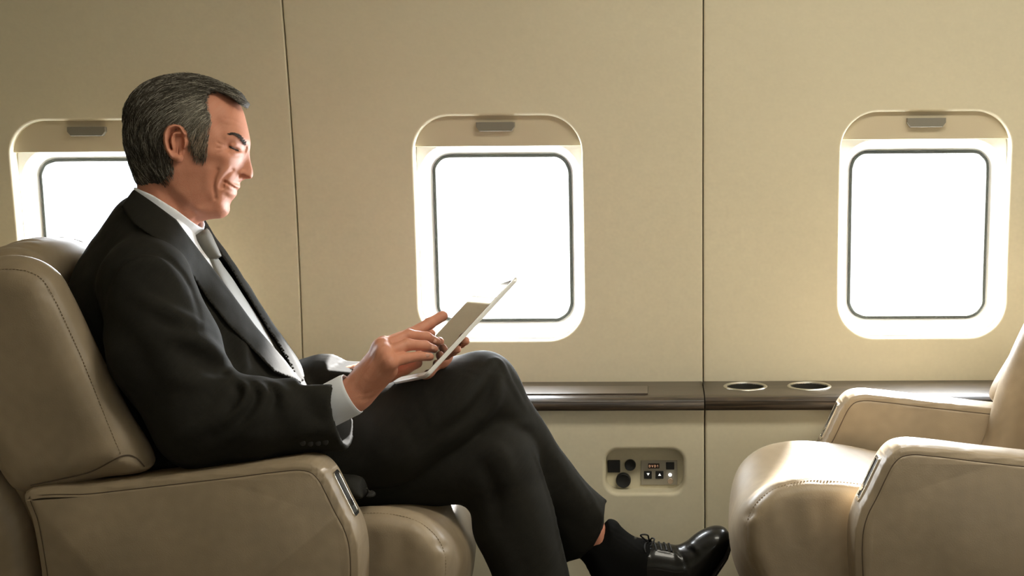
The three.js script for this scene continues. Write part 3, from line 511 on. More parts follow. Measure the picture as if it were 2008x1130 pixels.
// ------------------------------------------------------------------ the tablet
const TB = (() => {
  const nb = P(833, 737, 0.70), u = V(-0.0875, -0.035, -0.16); u.setLength(0.186);
  let a = P(999, 557, 0.595).sub(nb); a.addScaledVector(u, -a.dot(u) / u.lengthSq()); a.setLength(0.241);
  const n = u.clone().cross(a).normalize(); if (n.x > 0) n.negate();
  return { nb, u: u.clone().normalize(), a: a.clone().normalize(), n, W: 0.186, L: 0.241 };
})();
function onScreen(px, py, lift = 0) { const d = ray(px, py), k = TB.nb.clone().addScaledVector(TB.n, lift).sub(CAM).dot(TB.n) / d.dot(TB.n); return CAM.clone().addScaledVector(d, k); }
{
  const m = new THREE.Matrix4().makeBasis(TB.u, TB.a, TB.u.clone().cross(TB.a)), c = TB.nb.clone().addScaledVector(TB.u, TB.W / 2).addScaledVector(TB.a, TB.L / 2), side = TB.u.clone().cross(TB.a).dot(TB.n) > 0 ? 1 : -1;
  m.setPosition(c.clone().addScaledVector(TB.n, -0.0034));
  const t = thing('tablet', 'thin tablet with a glossy dark screen held in the man\'s hands', 'tablet', TB.nb.clone().addScaledVector(TB.u, TB.W / 2));
  const slab = (hw, hh, r, d, b) => { const g = new THREE.ExtrudeGeometry(new THREE.Shape(rrPts(0, 0, hw, hh, r, 64).map((p) => new THREE.Vector2(...p))), { depth: d - 2 * b, bevelEnabled: true, bevelSize: b, bevelThickness: b, bevelOffset: -b, bevelSegments: 4 }); g.translate(0, 0, -(d - 2 * b) / 2); return g; };
  const body = slab(TB.W / 2, TB.L / 2, 0.012, 0.0068, 0.0024); body.applyMatrix4(m); part('back_case', body, M.alu, t, 'silver aluminium back');
  const bez = slab(TB.W / 2 - 0.0012, TB.L / 2 - 0.0012, 0.011, 0.0014, 0.0004); bez.translate(0, 0, side * 0.0031); bez.applyMatrix4(m); part('bezel', bez, M.tabletEdge, t, 'white front bezel');
  const scr = slab(TB.W / 2 - 0.006, TB.L / 2 - 0.010, 0.003, 0.001, 0.0003); scr.translate(0, 0, side * 0.0036); scr.applyMatrix4(m); part('screen', scr, M.screen, t, 'glossy dark screen');
}

// ------------------------------------------------------------------ the seated man
const man = thing('person', 'seated man in dark suit and grey tie, legs crossed, reading a tablet', 'person', V(P(420, 960, 0.5).x, 0.44, 0.5));
// --- head: outlines measured in the profile plane (f forward, up, n towards the camera side)
const HA = 11 * Math.PI / 180, HF = V(Math.cos(HA), 0, -Math.sin(HA)), HN = V(Math.sin(HA), 0, Math.cos(HA)), HO = P(372, 290, 0.5);
function hl(px, py, w = 0) { const d = ray(px, py), o = HO.clone().addScaledVector(HN, w), k = o.clone().sub(CAM).dot(HN) / d.dot(HN), p = CAM.clone().addScaledVector(d, k).sub(HO); return [p.dot(HF), p.y]; }
const hpoly = (list, n = 140, w = 0) => spline2(list.map(([a, b]) => hl(a, b, w)), true, n);
function field(list, sig) { const L = list.map(([a, b, w]) => [...hl(a, b), w]); return (u, v) => { let s = 0, t = 0; for (const [a, b, w] of L) { const e = Math.exp(-((u - a) ** 2 + (v - b) ** 2) / (sig * sig)) + 1e-9; s += e * w; t += e; } return s / t; }; }
const skullPoly = hpoly([[253, 250], [255, 215], [271, 188], [297, 167], [335, 155], [375, 153], [410, 160], [440, 175], [462, 194], [476, 216], [483, 240], [488, 262], [489, 280], [485, 293], [481, 308], [477, 325], [473, 340], [470.5, 351], [469, 358], [470.5, 365], [469, 370], [464.5, 374], [464.5, 378], [464, 382], [459, 389], [452, 398], [450, 405], [450, 412], [446, 421], [437, 427.5], [424, 429], [408, 430], [385, 425], [345, 400], [310, 372], [276, 362], [266, 340], [257, 310], [252, 280]], 260);
const Wf = field([[270, 240, 0.07], [300, 210, 0.074], [300, 270, 0.076], [340, 180, 0.068], [350, 230, 0.077], [400, 190, 0.064], [405, 235, 0.0715], [450, 215, 0.06], [450, 250, 0.0635], [462, 270, 0.062], [430, 290, 0.0685], [400, 290, 0.0715], [455, 310, 0.055], [440, 325, 0.060], [410, 330, 0.0655], [370, 320, 0.068], [330, 320, 0.069], [290, 330, 0.062], [460, 345, 0.043], [440, 350, 0.052], [410, 365, 0.058], [375, 365, 0.0615], [462, 372, 0.031], [445, 385, 0.042], [415, 395, 0.05], [385, 400, 0.055], [440, 412, 0.031], [420, 420, 0.036], [395, 425, 0.045]], 0.022);
const Sf = field([[270, 240, 0.085], [340, 170, 0.08], [420, 180, 0.07], [470, 230, 0.06], [480, 270, 0.05], [475, 320, 0.034], [465, 350, 0.026], [462, 375, 0.022], [450, 405, 0.022], [435, 420, 0.02], [400, 425, 0.02], [350, 400, 0.03], [290, 360, 0.05], [255, 300, 0.075]], 0.03);
// facial relief on the near and far cheek alike: [px path, radius px, height m]
const relief = [
  [[[452, 289], [462, 290], [473, 290]], 9, -0.013], [[[446, 266], [458, 264], [470, 268], [482, 276]], 7, 0.0035], [[[454, 287], [462, 287], [470, 290]], 4.8, 0.0095], [[[453, 297], [461, 300], [469, 300]], 4, 0.0028],
  [[[449, 287], [456, 291], [463, 294.5], [469, 296]], 1.7, -0.0032], [[[452, 303], [461, 306], [469, 304]], 2.5, -0.0016],
  [[[440, 285], [434, 283], [428, 280]], 1.5, -0.0018], [[[441, 290], [434, 291], [427, 291]], 1.5, -0.0018], [[[442, 294], [436, 298], [430, 301]], 1.5, -0.0016],
  [[[415, 300], [432, 305], [446, 312]], 12, 0.0035], [[[454, 333], [444, 344], [436, 356], [433, 368]], 3.2, -0.0042], [[[448, 330], [436, 340], [428, 352], [424, 366]], 6, 0.003], [[[427, 333], [422, 345], [419, 360], [419, 376], [421, 390]], 3.2, -0.0032], [[[412, 335], [408, 350], [406, 368]], 8, 0.0016],
  [[[438, 356], [446, 361], [455, 368], [466, 374]], 2.2, -0.0048], [[[440, 357], [437, 362], [437, 368]], 2.4, -0.003], [[[450, 360], [460, 365], [468, 368]], 3.2, 0.0026], [[[448, 369], [456, 375], [463, 380]], 3.6, 0.0026],
  [[[440, 384], [448, 391], [455, 397]], 5, -0.003], [[[432, 402], [440, 410], [444, 416]], 9, 0.0045], [[[405, 395], [392, 402], [380, 404]], 10, -0.003],
  [[[455, 336], [463, 341], [468, 350]], 4, -0.002], [[[412, 230], [425, 240], [436, 252]], 14, -0.003], [[[418, 196], [440, 212], [458, 238]], 16, 0.002], [[[440, 232], [455, 234], [470, 242]], 2.4, -0.0006], [[[442, 245], [458, 246], [474, 254]], 2.2, -0.0006],
].map(([p, r, a]) => { const q = p.map(([x, y]) => hl(x, y, 0.052)); return { q, r: r / 1102, a }; });
function reliefAt(u, v) { let o = 0; for (const { q, r, a } of relief) { let b = 1e9; for (let i = 0; i + 1 < q.length; i++) { const ex = q[i + 1][0] - q[i][0], ey = q[i + 1][1] - q[i][1], t = clamp(((u - q[i][0]) * ex + (v - q[i][1]) * ey) / (ex * ex + ey * ey), 0, 1); b = Math.min(b, (u - q[i][0] - ex * t) ** 2 + (v - q[i][1] - ey * t) ** 2); } const k = b / (r * r); if (k < 8) o += a * Math.exp(-k); } return o; }
const fSkull = inflate(skullPoly, Wf, Sf, { res: 0.0012, pad: 0.03, add: reliefAt });
const nosePoly = hpoly([[484, 284], [487, 297], [490, 310], [493.5, 325], [496.3, 338], [495.8, 345], [493, 350], [488, 352], [480, 352.5], [472, 353], [462, 350], [458, 342], [461, 332], [468, 318], [474, 300], [478, 288]], 120);
const NW = field([[484, 290, 0.0075], [486, 310, 0.0085], [490, 330, 0.0105], [492, 343, 0.0125], [478, 345, 0.0175], [465, 343, 0.0195], [465, 325, 0.016], [476, 310, 0.011]], 0.008);
const nrel = [[[[474, 350.5], [480, 351], [486, 350.5]], 3, -0.006], [[[475, 332], [470.5, 337], [468, 344], [466, 351]], 2.4, -0.0034], [[[477, 336], [473, 340], [471, 345]], 3.5, 0.0026]].map(([p, r, a]) => ({ q: p.map(([x, y]) => hl(x, y, 0.016)), r: r / 1102, a }));
const fNose = inflate(nosePoly, NW, 0.013, { res: 0.0012, pad: 0.02, add: (u, v) => { let o = 0; for (const { q, r, a } of nrel) { let b = 1e9; for (let i = 0; i + 1 < q.length; i++) { const ex = q[i + 1][0] - q[i][0], ey = q[i + 1][1] - q[i][1], t = clamp(((u - q[i][0]) * ex + (v - q[i][1]) * ey) / (ex * ex + ey * ey), 0, 1); b = Math.min(b, (u - q[i][0] - ex * t) ** 2 + (v - q[i][1] - ey * t) ** 2); } o += a * Math.exp(-b / (r * r)); } return o; } });
const neckPoly = hpoly([[283, 330], [272, 362], [258, 395], [238, 440], [225, 520], [290, 530], [345, 510], [374, 470], [384, 449], [390, 438], [402, 425], [392, 400], [370, 350]], 90);
const fNeck = inflate(neckPoly, field([[320, 350, 0.054], [320, 420, 0.056], [380, 440, 0.042], [300, 500, 0.068]], 0.04), 0.06, { res: 0.002, add: (u, v) => 0 });
const earPoly = hpoly([[343, 243], [332, 247], [324, 258], [322.5, 272], [325, 288], [331, 302], [340, 313], [349, 318], [356, 315], [360, 304], [363, 290], [367, 280], [365, 266], [361, 254], [353, 246]], 90, 0.074);
const earRel = [[[[362, 262], [354, 248.5], [343, 246.5], [332, 251], [327, 262], [326.5, 276], [330, 292], [338, 306]], 3.6, 0.0042], [[[352, 262], [343, 262], [338, 270], [338, 284], [343, 296]], 3.2, 0.0026], [[[350, 272], [353, 281], [353, 290], [350, 297]], 7, -0.0065], [[[347, 254], [336, 260], [332.5, 275], [336, 292]], 2.8, -0.0042], [[[363, 278], [362, 284], [360, 290]], 3.5, 0.003], [[[350, 307], [352, 311]], 6, 0.002]].map(([p, r, a]) => ({ q: p.map(([x, y]) => hl(x, y, 0.08)), r: r / 1102, a }));
const fEar = (() => { const f2 = inflate(earPoly, 0.0055, 0.007, { res: 0.001, pad: 0.02 }); const e0 = hl(366, 280, 0.08)[0]; return (u, v, c) => { const ac = Math.abs(c), lift = 0.0735 + Math.max(0, e0 - u) * 0.26; let o = 0; if (ac > lift - 0.004) for (const { q, r, a } of earRel) { let b = 1e9; for (let i = 0; i + 1 < q.length; i++) { const ex = q[i + 1][0] - q[i][0], ey = q[i + 1][1] - q[i][1], t = clamp(((u - q[i][0]) * ex + (v - q[i][1]) * ey) / (ex * ex + ey * ey), 0, 1); b = Math.min(b, (u - q[i][0] - ex * t) ** 2 + (v - q[i][1] - ey * t) ** 2); } o += a * Math.exp(-b / (r * r)); } return f2(u, v, ac - lift) - o; }; })();
const toH = (x, y, z) => { const dx = x - HO.x, dy = y - HO.y, dz = z - HO.z; return [dx * HF.x + dz * HF.z, dy, dx * HN.x + dz * HN.z]; };
const scm = cone(V(...(() => { const [a, b] = hl(345, 330, 0.06); return [a, b, 0.052]; })()), V(...(() => { const [a, b] = hl(366, 424, 0.045); return [a, b, 0.03]; })()), 0.010, 0.006);
const nostril = cone(V(...hl(473, 346, 0.014), 0.0155), V(...hl(483, 350, 0.011), 0.0105), 0.0044, 0.0034);
const headSD = (x, y, z) => { const [u, v, c] = toH(x, y, z); let d = smin(fSkull(u, v, c), fNose(u, v, c), 0.010); d = smin(d, fNeck(u, v, c), 0.012); d = smin(d, scm(u, v, Math.abs(c)), 0.012); d = smax(d, -nostril(u, v, Math.abs(c)), 0.004); return smin(d, fEar(u, v, c), 0.004); };
const neckSD = (x, y, z) => { const [u, v, c] = toH(x, y, z); return fNeck(u, v, c); };

// --- hands
const pt = (a, b, z) => P(a, b, z);
const handR = (() => {
  const S = (px, py, lift) => onScreen(px, py, lift);
  const tipM = S(857, 671, 0.008), tipR = S(851, 685, 0.008), tipL = S(843, 700, 0.009), tipI = S(868, 620, 0.028);
  const mcp = { i: pt(752, 676, 0.655), m: pt(748, 682, 0.68), r: pt(753, 694, 0.70), l: pt(762, 711, 0.715) };
  const z = (p, k) => p.z + k;
  const fingers = [
    [[mcp.i, 0.0115], [pt(806, 655, lerp(mcp.i.z, tipI.z, 0.5)), 0.0104], [pt(842, 635, lerp(mcp.i.z, tipI.z, 0.8)), 0.0100], [tipI, 0.0094]],
    [[mcp.m, 0.0118], [pt(801, 658, lerp(mcp.m.z, tipM.z, 0.45)), 0.0105], [pt(836, 661, lerp(mcp.m.z, tipM.z, 0.75) + 0.004), 0.0088], [tipM, 0.0072]],
    [[mcp.r, 0.0115], [pt(800, 676, lerp(mcp.r.z, tipR.z, 0.45)), 0.0100], [pt(833, 678, lerp(mcp.r.z, tipR.z, 0.75) + 0.004), 0.0086], [tipR, 0.0072]],
    [[mcp.l, 0.0112], [pt(793, 703, lerp(mcp.l.z, tipL.z, 0.45)), 0.0095], [pt(822, 699, lerp(mcp.l.z, tipL.z, 0.8)), 0.0083], [tipL, 0.0070]],
  ].map((f) => chain(f, 0.004));
  const wr = pt(690, 778, 0.695), fore = pt(640, 800, 0.695);
  const palm = [cone(wr, mcp.i, 0.021, 0.0125), cone(wr, mcp.m, 0.023, 0.013), cone(wr, mcp.r, 0.023, 0.013), cone(wr, mcp.l, 0.021, 0.0125), cone(pt(715, 775, 0.69), pt(765, 727, 0.70), 0.017, 0.013), cone(mcp.i, mcp.m, 0.0118, 0.0118), cone(mcp.m, mcp.r, 0.0118, 0.0116), cone(mcp.r, mcp.l, 0.0116, 0.0112), cone(fore, wr, 0.026, 0.0245)];
  const thumb = chain([[pt(720, 752, 0.67), 0.015], [pt(762, 735, 0.645), 0.0125], [pt(795, 722, 0.645), 0.0105], [pt(818, 712, 0.65), 0.009]], 0.006);
  const P0 = union(palm, 0.012);
  const base = (x, y, zz) => { let d = smin(P0(x, y, zz), thumb(x, y, zz), 0.008); for (const f of fingers) d = smin(d, f(x, y, zz), 0.0035); return d; };
  const h = (l) => hits(l, base);
  const st = strokes([{ pts: h([[705, 752], [728, 715], [748, 682]]), r: 0.004, a: 0.0014 }, { pts: h([[712, 760], [735, 722], [755, 694]]), r: 0.004, a: 0.0014 }, { pts: h([[720, 768], [742, 738], [762, 712]]), r: 0.004, a: 0.0012 }, { pts: h([[716, 748], [738, 715], [752, 690]]), r: 0.003, a: -0.0012 }, { pts: h([[724, 757], [745, 725], [758, 702]]), r: 0.003, a: -0.0012 },
    { pts: h([[796, 652], [801, 656], [806, 662]]), r: 0.004, a: 0.0014 }, { pts: h([[794, 668], [799, 674], [803, 680]]), r: 0.004, a: 0.0014 }, { pts: h([[788, 697], [793, 702]]), r: 0.004, a: 0.001 }, { pts: h([[700, 782], [716, 786], [735, 778]]), r: 0.0022, a: -0.0009 }, { pts: h([[708, 772], [730, 770], [748, 755]]), r: 0.002, a: -0.0008 }, { pts: h([[708, 735], [722, 745], [738, 748]]), r: 0.0025, a: 0.0008 }]);
  return { sd: (x, y, zz) => base(x, y, zz) - st(x, y, zz), tips: [tipI, tipM, tipR, tipL] };
})();
const handL = (() => { // the far hand holds the tablet from below and behind
  const edge = (t, k, lift) => TB.nb.clone().addScaledVector(TB.a, t).addScaledVector(TB.u, k).addScaledVector(TB.n, lift);
  const wr = edge(0.075, 0.235, -0.034), m = edge(0.09, 0.165, -0.030);
  const kt = [0.125, 0.1, 0.022, 0.016], kk = (i, f) => lerp(0.16, kt[i], f), fingers = [0, 1, 2, 3].map((i) => chain([[edge(0.046 + i * 0.019, 0.16, -0.024), 0.011], [edge(0.044 + i * 0.019, kk(i, 0.45), -0.021), 0.0095], [edge(0.042 + i * 0.019, kk(i, 0.78), -0.0165), 0.0085], [edge(0.04 + i * 0.019, kt[i], -0.0135), 0.0078]], 0.004));
  const palm = union([cone(wr, m, 0.024, 0.02), cone(edge(0.05, 0.16, -0.024), edge(0.1, 0.16, -0.024), 0.0125, 0.012), cone(wr, edge(0.1, 0.165, -0.028), 0.02, 0.014), cone(wr, edge(0.055, 0.165, -0.028), 0.02, 0.014)], 0.014);
  const thumb = chain([[edge(0.085, 0.21, -0.02), 0.0145], [edge(0.09, 0.202, 0.003), 0.0115], [edge(0.1, 0.188, 0.0125), 0.010], [edge(0.11, 0.17, 0.0115), 0.009]], 0.006);
  const elb = pt(480, 775, 0.27), fa = wr.clone().lerp(elb, 0.3), fore = cone(fa, wr, 0.03, 0.023);
  return { sd: (x, y, z) => { let d = smin(smin(palm(x, y, z), thumb(x, y, z), 0.008), fore(x, y, z), 0.012); for (const f of fingers) d = smin(d, f(x, y, z), 0.0035); return d; }, wr, fore: fa };
})();
// --- joints of the whole figure
const J = { shR: pt(285, 560, 0.685), elR: pt(385, 838, 0.735), wrR: pt(690, 778, 0.695), shL: pt(300, 545, 0.315), elL: pt(475, 790, 0.27), hipR: pt(375, 900, 0.59), knR: pt(945, 757, 0.43), anR: pt(1182, 1078, 0.335), hipL: pt(375, 920, 0.41), knL: pt(978, 905, 0.46), anL: pt(1055, 1345, 0.47) };
const innerSD = union([chain([[pt(320, 480, 0.5), 0.04], [pt(305, 560, 0.5), 0.07], [pt(340, 720, 0.5), 0.09], [pt(385, 880, 0.5), 0.1]], 0.05), chain([[pt(330, 500, 0.5), 0.05], [J.shR, 0.05], [J.elR, 0.038], [pt(640, 800, 0.695), 0.026]], 0.02), chain([[pt(330, 500, 0.5), 0.05], [J.shL, 0.05], [J.elL, 0.038], [handL.fore, 0.027]], 0.02), chain([[pt(385, 880, 0.5), 0.1], [J.hipR, 0.07], [J.knR, 0.045], [pt(1060, 915, 0.375), 0.036], [J.anR, 0.0325]], 0.02), chain([[pt(385, 880, 0.5), 0.1], [J.hipL, 0.07], [J.knL, 0.045], [pt(1010, 1080, 0.465), 0.04], [J.anL, 0.036], [pt(1120, 1400, 0.47), 0.03]], 0.02)], 0.02);
{
  const bb = (pts, e) => { const b = new THREE.Box3().setFromPoints(pts).expandByScalar(e); return [b.min, b.max]; };
  const head = nets(headSD, V(HO.x - 0.13, HO.y - 0.155, HO.z - 0.11), V(HO.x + 0.135, HO.y + 0.135, HO.z + 0.115), 0.0017, 3);
  const hr = nets(handR.sd, ...bb([pt(640, 820, 0.66), pt(885, 610, 0.74), ...handR.tips], 0.03), 0.0022, 1);
  const hL = nets(handL.sd, ...bb([handL.wr, handL.fore, TB.nb, TB.nb.clone().addScaledVector(TB.a, 0.12)], 0.05), 0.003, 1);
  const inner = nets(innerSD, ...bb(Object.values(J).concat([pt(330, 470, 0.5), pt(1120, 1400, 0.47)]), 0.14), 0.014);
  handR.tips.slice(1).forEach((t, i) => { const h = hit([852, 848, 838][i], [669, 682, 697][i], handR.sd); if (!h) return; const g = new THREE.SphereGeometry(1, 16, 10); g.scale(0.0046, 0.0033, 0.001); g.rotateZ([-0.5, -0.4, 0.05][i]); g.rotateY(0.45); g.translate(h.x, h.y, h.z - 0.0001); part('fingernail', g, M.nail, man); });
  part('body', join([head, hr, hL, inner]), M.skin, man, 'warm tanned skin of face, neck and hands');
}

// --- hair
const hairPoly = spline2([[243, 250, 0], [244, 212, 0], [258, 184, 0], [288, 160, 0], [328, 146, 0], [368, 143, 0], [400, 148, 0], [432, 159, 0], [460, 171, 0], [480, 186, 0], [488, 202, 0], [485, 213, 0], [477, 211, 0.01], [462, 198, 0.02], [443, 186, 0.03], [426, 180, 0.045], [412, 182, 0.055], [405, 194, 0.062], [407, 212, 0.066], [412, 232, 0.07], [409, 255, 0.07], [406, 275, 0.07], [405, 296, 0.07], [402, 310, 0.07], [391, 311, 0.07], [379, 303, 0.07], [374, 288, 0.072], [368, 264, 0.074], [358, 250, 0.074], [346, 246, 0.074], [335, 250, 0.074], [331, 264, 0.074], [331, 280, 0.074], [334, 298, 0.072], [336, 316, 0.07], [336, 332, 0.066], [326, 350, 0.062], [306, 362, 0.05], [285, 367, 0.03], [268, 360, 0.0], [258, 335, 0], [248, 300, 0]].map(([a, b, w]) => hl(a, b, w)), true, 220);
const hairThick = field([[250, 250, 0.0095], [300, 165, 0.010], [370, 150, 0.0095], [430, 165, 0.013], [475, 192, 0.014], [410, 215, 0.004], [395, 290, 0.003], [395, 308, 0.002], [350, 215, 0.009], [290, 260, 0.010], [300, 350, 0.004], [270, 350, 0.0055]], 0.024);
const flowPts = [[470, 190, -1, -0.55], [440, 172, -1, -0.4], [400, 158, -1, -0.12], [360, 150, -1, 0.05], [315, 158, -0.9, 0.4], [280, 178, -0.7, 0.75], [262, 200, -0.3, 1], [360, 180, -0.9, 0.3], [310, 190, -0.8, 0.6], [400, 205, -0.9, 0.45], [380, 235, -0.8, 0.6], [340, 215, -0.85, 0.45], [300, 215, -0.7, 0.7], [260, 240, -0.1, 1], [290, 265, 0.25, 0.95], [265, 300, 0.35, 0.95], [310, 300, 0.1, 1], [295, 345, 0.5, 0.85], [275, 345, 0.4, 0.9], [390, 290, -0.15, 1], [398, 260, -0.35, 0.9], [330, 245, -0.7, 0.7]].map(([a, b, x, y]) => [...hl(a, b), x, -y]);
const flow = (u, v) => { let x = 0, y = 0; for (const [a, b, p, q] of flowPts) { const e = Math.exp(-((u - a) ** 2 + (v - b) ** 2) / 0.0005) + 1e-9; x += e * p; y += e * q; } const l = Math.hypot(x, y) || 1; return [x / l, y / l]; };
const hairH = (u, v, c) => { const [fx, fy] = flow(u, v), s = (-fy * u + fx * v), t = fx * u + fy * v; const n = noise.noise(s * 420, t * 45, 3.1) * 0.0013 + noise.noise(s * 160, t * 30, 7.7) * 0.0016; return smax(fSkull(u, v, c) - hairThick(u, v) - n, polySD(hairPoly, u, v) + 0.0006 - n + 0.0034 * noise.noise(s * 650, t * 30, 5.5), 0.003); };
const hairSD = (x, y, z) => { const [u, v, c] = toH(x, y, z); const q = fSkull(u, v, c); if (q > 0.03 || q < -0.03) return q; return hairH(u, v, c); };
const hairTone = (u, v, k) => { // silver at the sides, darker crown
  const [px] = [0]; const silver = clamp(0.26 + 0.5 * Math.exp(-((u - hairMid[0]) ** 2 + (v - hairMid[1]) ** 2) / 0.0022), 0, 1);
  const sb = Math.exp(-((u - sideB[0]) ** 2 + (v - sideB[1]) ** 2) / 0.0003); if (k < sb * 0.8) return [0.36, 0.28, 0.2]; if (k < silver * 0.55) { const b = 0.75 + 0.5 * (k * 7 % 1); return [0.42 * b, 0.4 * b, 0.33 * b]; } if (k < silver * 1.5) return [0.13, 0.118, 0.09]; const d = 0.6 + 0.7 * (k * 13 % 1); return [0.042 * d, 0.034 * d, 0.025 * d];
};
const hairMid = hl(380, 240, 0.07), sideB = hl(391, 298, 0.07);
function strandGeo(list) { // list of {pts, r, col}
  const pos = [], nor = [], col = [], idx = [];
  for (const { pts, r, col: c } of list) {
    const n = pts.length; for (let i = 0; i < n; i++) {
      const d = (pts[Math.min(n - 1, i + 1)].clone().sub(pts[Math.max(0, i - 1)])).normalize(), a = V(0.3, 0.5, 0.8).cross(d).normalize(), b = d.clone().cross(a), R = r * (i === n - 1 ? 0.25 : 1 - 0.4 * i / n), base = pos.length / 3;
      for (let k = 0; k < 3; k++) { const t = k * 2.0944, nx = a.clone().multiplyScalar(Math.cos(t)).addScaledVector(b, Math.sin(t)); pos.push(pts[i].x + nx.x * R, pts[i].y + nx.y * R, pts[i].z + nx.z * R); nor.push(nx.x, nx.y, nx.z); col.push(...c); }
      if (i) for (let k = 0; k < 3; k++) { const q = (k + 1) % 3, p0 = base - 3 + k, p1 = base - 3 + q; idx.push(p0, p1, base + q, p0, base + q, base + k); }
    }
  }
  const g = new THREE.BufferGeometry(); g.setAttribute('position', new THREE.Float32BufferAttribute(pos, 3)); g.setAttribute('normal', new THREE.Float32BufferAttribute(nor, 3)); g.setAttribute('color', new THREE.Float32BufferAttribute(col, 3)); g.setIndex(idx); return g;
}
const fromH = (u, v, c) => HO.clone().addScaledVector(HF, u).addScaledVector(HN, c).add(V(0, v, 0));
{
  const g = nets(hairSD, V(HO.x - 0.14, HO.y - 0.09, HO.z - 0.11), V(HO.x + 0.135, HO.y + 0.15, HO.z + 0.115), 0.0019);
  const p = g.attributes.position, col = new Float32Array(p.count * 3);
  for (let i = 0; i < p.count; i++) { const [u, v] = toH(p.getX(i), p.getY(i), p.getZ(i)); const [fx, fy] = flow(u, v), s = -fy * u + fx * v, t = fx * u + fy * v, k = clamp(0.5 + noise.noise(s * 500, t * 40, 9) * 0.7 + noise.noise(s * 1400, t * 60, 2) * 0.35, 0, 1), m = Math.exp(-((u - hairMid[0]) ** 2 + (v - hairMid[1]) ** 2) / 0.0025); const b = lerp(lerp(0.026, 0.045, m), lerp(0.085, 0.27, m), k * k); col[3 * i] = b; col[3 * i + 1] = b * 0.9; col[3 * i + 2] = b * 0.72; }
  g.setAttribute('color', new THREE.BufferAttribute(col, 3));
  const hair = part('hair', g, M.hair, man, 'short swept-back grey-brown hair');
  seed = 5; const L = []; let tries = 0;
  const us = hairPoly.map((q) => q[0]), vs = hairPoly.map((q) => q[1]), u0 = Math.min(...us), u1 = Math.max(...us), v0 = Math.min(...vs), v1 = Math.max(...vs);
  while (L.length < 7600 && tries++ < 40000) {
    let u = lerp(u0, u1, rnd()), v = lerp(v0, v1, rnd()); if (polySD(hairPoly, u, v) > -0.001) continue;
    const side = rnd() > 0.22 ? 1 : -1, pts = [], len = 0.010 + 0.018 * rnd(), wob = (rnd() - 0.5) * 0.9, rise = 0.0004 + 0.004 * rnd() ** 3; const k = rnd();
    for (let i = 0; i <= 5; i++) {
      let lo = 0, hi = 0.1; if (hairH(u, v, 0) > 0.0) { if (i > 0 && pts.length) { const q = pts[pts.length - 1].clone().add(pts.length > 1 ? pts[pts.length - 1].clone().sub(pts[pts.length - 2]) : V(0, 0, 0)); pts.push(q); } break; }
      for (let q = 0; q < 14; q++) { const m = (lo + hi) / 2; if (hairH(u, v, m) < 0) lo = m; else hi = m; }
      pts.push(fromH(u, v, side * (lo + 0.0002 + rise * i / 5)));
      const [fx, fy] = flow(u, v), ca = Math.cos(wob * (0.4 + 0.1 * i)), sa = Math.sin(wob * (0.4 + 0.1 * i)); u += (fx * ca - fy * sa) * len / 5; v += (fx * sa + fy * ca) * len / 5;
    }
    if (pts.length < 3) continue; L.push({ pts, r: 0.0002 + 0.00022 * rnd(), col: hairTone(u, v, k) });
  }
  for (let q = 0, n = 0; q < 40000 && n < 900; q++) { // short hairs along the hairline and sideburn
    let u = lerp(u0, u1, rnd()), v = lerp(v0, v1, rnd()); const e = polySD(hairPoly, u, v); if (e < -0.0035 || e > 0.0028 || fSkull(u, v, 0) > -0.004) continue; n++;
    const pts = [], len = 0.006 + 0.008 * rnd(), wob = (rnd() - 0.5) * 0.8; for (let i = 0; i <= 4; i++) { let lo = 0, hi = 0.1; for (let k = 0; k < 14; k++) { const m = (lo + hi) / 2; if (fSkull(u, v, m) < 0) lo = m; else hi = m; } pts.push(fromH(u, v, lo + 0.0003 + 0.0007 * i)); const [fx, fy] = flow(u, v); u += (fx - fy * wob * 0.4) * len / 4; v += (fy + fx * wob * 0.4) * len / 4; if (fSkull(u, v, 0) > -0.002) break; }
    if (pts.length > 2) L.push({ pts, r: 0.00025, col: hairTone(u, v, rnd()) });
  }
  for (let q = 0; q < 70; q++) { // loose hairs that stand off the outline
    const i = Math.floor(rnd() * 60), p = hairPoly[i], [fx, fy] = flow(p[0], p[1]), nx = p[0] - hairMid[0] + 0.02, ny = p[1] - hairMid[1] + 0.03, l = Math.hypot(nx, ny), c = (rnd() - 0.5) * 0.05, h = 0.002 + 0.004 * rnd(), pts = []; for (let k = 0; k <= 4; k++) pts.push(fromH(p[0] - nx / l * 0.004 + fx * 0.003 * k + nx / l * h * k / 3, p[1] - ny / l * 0.004 + fy * 0.003 * k + ny / l * h * k / 3, c)); L.push({ pts, r: 0.0002, col: [0.3, 0.28, 0.22] });
  }
  const st = part('hair_strands', strandGeo(L), M.hair, hair, 'fine grey and brown strands'); st.userData.kind = 'stuff';
  // brows and lashes follow the face
  const B = []; seed = 9; const path = spline2([[452, 263], [460, 261], [468, 263.5], [476, 270], [483, 279]], false, 40);
  for (let i = 0; i < 220; i++) { const t = rnd(), q = path[Math.floor(t * 40)], w = lerp(1.5, 5.5, t), a = hit(q[0] + (rnd() - 0.5) * 3, q[1] + (rnd() - 0.2) * w * 1.6, headSD), b = hit(q[0] - 4 - 3 * rnd(), q[1] + (rnd() - 0.2) * w * 1.6 - 1.5 + 3 * t, headSD); if (!a || !b) continue; const m = a.clone().lerp(b, 0.5).addScaledVector(HN, 0.0012).addScaledVector(HF, 0.0006); B.push({ pts: [a, m, b.addScaledVector(HN, 0.0014)], r: 0.00042, col: [0.035, 0.024, 0.017] }); }
  part('eyebrow', strandGeo(B), M.hair, man, 'dark eyebrow');
  const lash = hits(spline2([[449.5, 286.5], [456, 290.5], [462, 293.5], [467.5, 295.5]], false, 12), headSD).map((p) => p.addScaledVector(HN, 0.0003));
